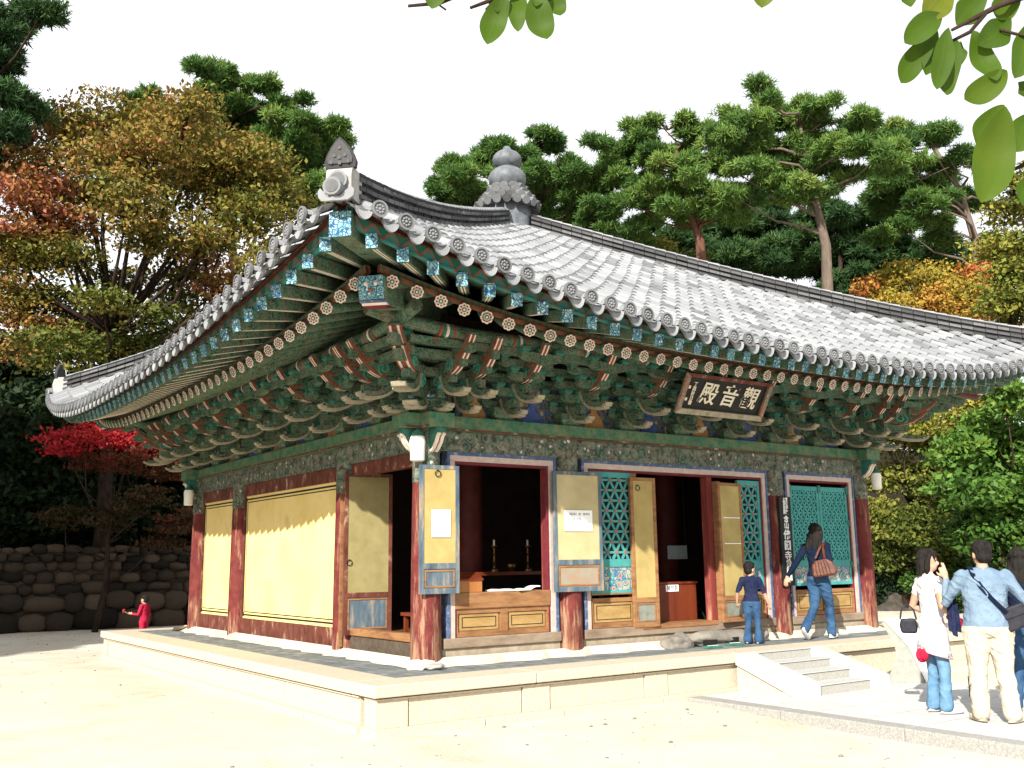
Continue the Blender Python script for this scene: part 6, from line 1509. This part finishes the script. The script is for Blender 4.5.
mb=MB(lambda x,y,z:c+r2@Vector((x,y,z))); mb.extr([(-.16,-.08),(-.13,-.11),(.15,-.12),(.19,-.08),(.15,.06),(.08,.12),(-.08,.12),(-.14,.06)],lambda p,q,a:(p,a,q),-.06,.06); mb.build('bag_body',['leather'],t,bevel=.025)
mb=MB(lambda x,y,z:c+r2@Vector((x,y,z)))
for x in (-.09,-.045,0,.045,.09): mb.tube([(x,-.064,-.09),(x*1.0,-.070,.0),(x*.8,-.062,.10)],.008,6)
mb.build('pleats',['leather'],t)
mb=MB(); strap(mb,[L(*p) for p in ((.06,-.18,1.20),(.12,-.13,1.36),(.135,-.04,1.43),(.14,.05,1.40))],.03,.008,tuple(rz@Vector((0,-1,0)))); strap(mb,[L(*p) for p in ((.20,-.17,1.20),(.16,-.12,1.35),(.145,-.04,1.435))],.03,.008,tuple(rz@Vector((0,-1,0)))); mb.build('strap',['leather'],t)
# --- boy
J=dict(w=1.0,hem=.90,hemz=.90,legw=1.08,cuff=.085,Le=(-.29,-.06,1.10),Lw=(-.33,.03,.87),Lh=(-.34,.08,.76),Re=(.29,-.04,1.08),Rw=(.36,.04,.84),Rh=(.38,.08,.70),head=(0,.015,1.585),
  Lk=(-.09,-.02,.45),La=(-.10,-.14,.095),Lt=(-.11,.02,.02),Rk=(.09,.05,.45),Ra=(.10,.02,.085),Rt=(.12,.17,.0))
person('small boy in dark navy t-shirt and baggy jeans standing on the terrace',Vector((4.82,-.52,-.002)),R(62),1.06,J,('navyshirt','jeans'),'short','shoewhite',child=True,headturn=R(35),sleeve='short')
# --- child far away in red
J=dict(w=1.05,hem=.60,legw=1.0,Le=(-.27,.05,1.10),Lw=(-.26,.30,1.12),Lh=(-.25,.40,1.14),Re=(.27,-.02,1.08),Rw=(.26,.10,.86),Rh=(.26,.14,.74),head=(0,.015,1.59),
  Lk=(-.09,.0,.45),La=(-.10,.0,.085),Lt=(-.11,.15,.0),Rk=(.09,.0,.45),Ra=(.10,.0,.085),Rt=(.12,.15,.0))
kid,kk=person('small child in red clothes standing in shade beyond the terrace',Vector((.0,11.5,GZ)),R(-40),1.0,J,('redcloth','redcloth'),'short','shoewhite',child=True)
L=lt(kid,kk)
t=thing('toy_pinwheel','small dark red toy on a stick held out by the child in red','toy',L(-.25,.5,1.2)); M['maroon']=basic('maroon_toy',(.22,.02,.03),(.3,.03,.04),9)
mb=MB(); mb.tube([L(-.25,.42,1.10),L(-.25,.63,1.21)],.006,6); mb.build('stick',['wood'],t)
mb=MB()
for q in range(6):
    a=q*math.pi/3; mb.ell(L(-.25+.03*math.cos(a),.64,1.22+.035*math.sin(a)),(.022,.012,.022),8,6)
mb.build('vane',['maroon'],t)

# ------------------------------------------------------------------ litter on the court
n=1500; P=np.stack([rng.uniform(-9,9,n),rng.uniform(-9,18,n),np.zeros(n)],1)
keep=((P[:,0]<-1.5)|(P[:,1]<-1.5)|(P[:,1]>9.6))&~((P[:,0]>2.4)&(P[:,0]<6.2)&(P[:,1]<0)&(P[:,1]>-9)); keep&=(rng.random(n)<np.clip(.04+(P[:,1])*.06,.04,1)); P=P[keep]
P[:,2]=np.array([gh(x,y) for x,y in P[:,:2]])+.006
M['litter']=tonemat('fallen_leaf_litter',[(0,(.05,.03,.015)),(.5,(.20,.10,.03)),(1,(.30,.07,.03))],.9)
o=raw_mesh('fallen_leaves',leaves(P,.055,6.0,.6),4,rng.random(len(P)),'litter',None); o['kind']='stuff'
n=260; mb=MB(); rr=random.Random(4)
for _ in range(n):
    x,y=rr.uniform(-6,7),rr.uniform(-8,-1.5)
    if 2.4<x<6.2: continue
    r_=rr.choice((.008,.01,.012,.02)); mb.ell((x,y,gh(x,y)+r_*.2),(r_*rr.uniform(.8,1.6),r_,r_*.6),6,4)
o=mb.build('gravel',['stepstone'],None,smooth=True,fix=False); o['kind']='stuff'
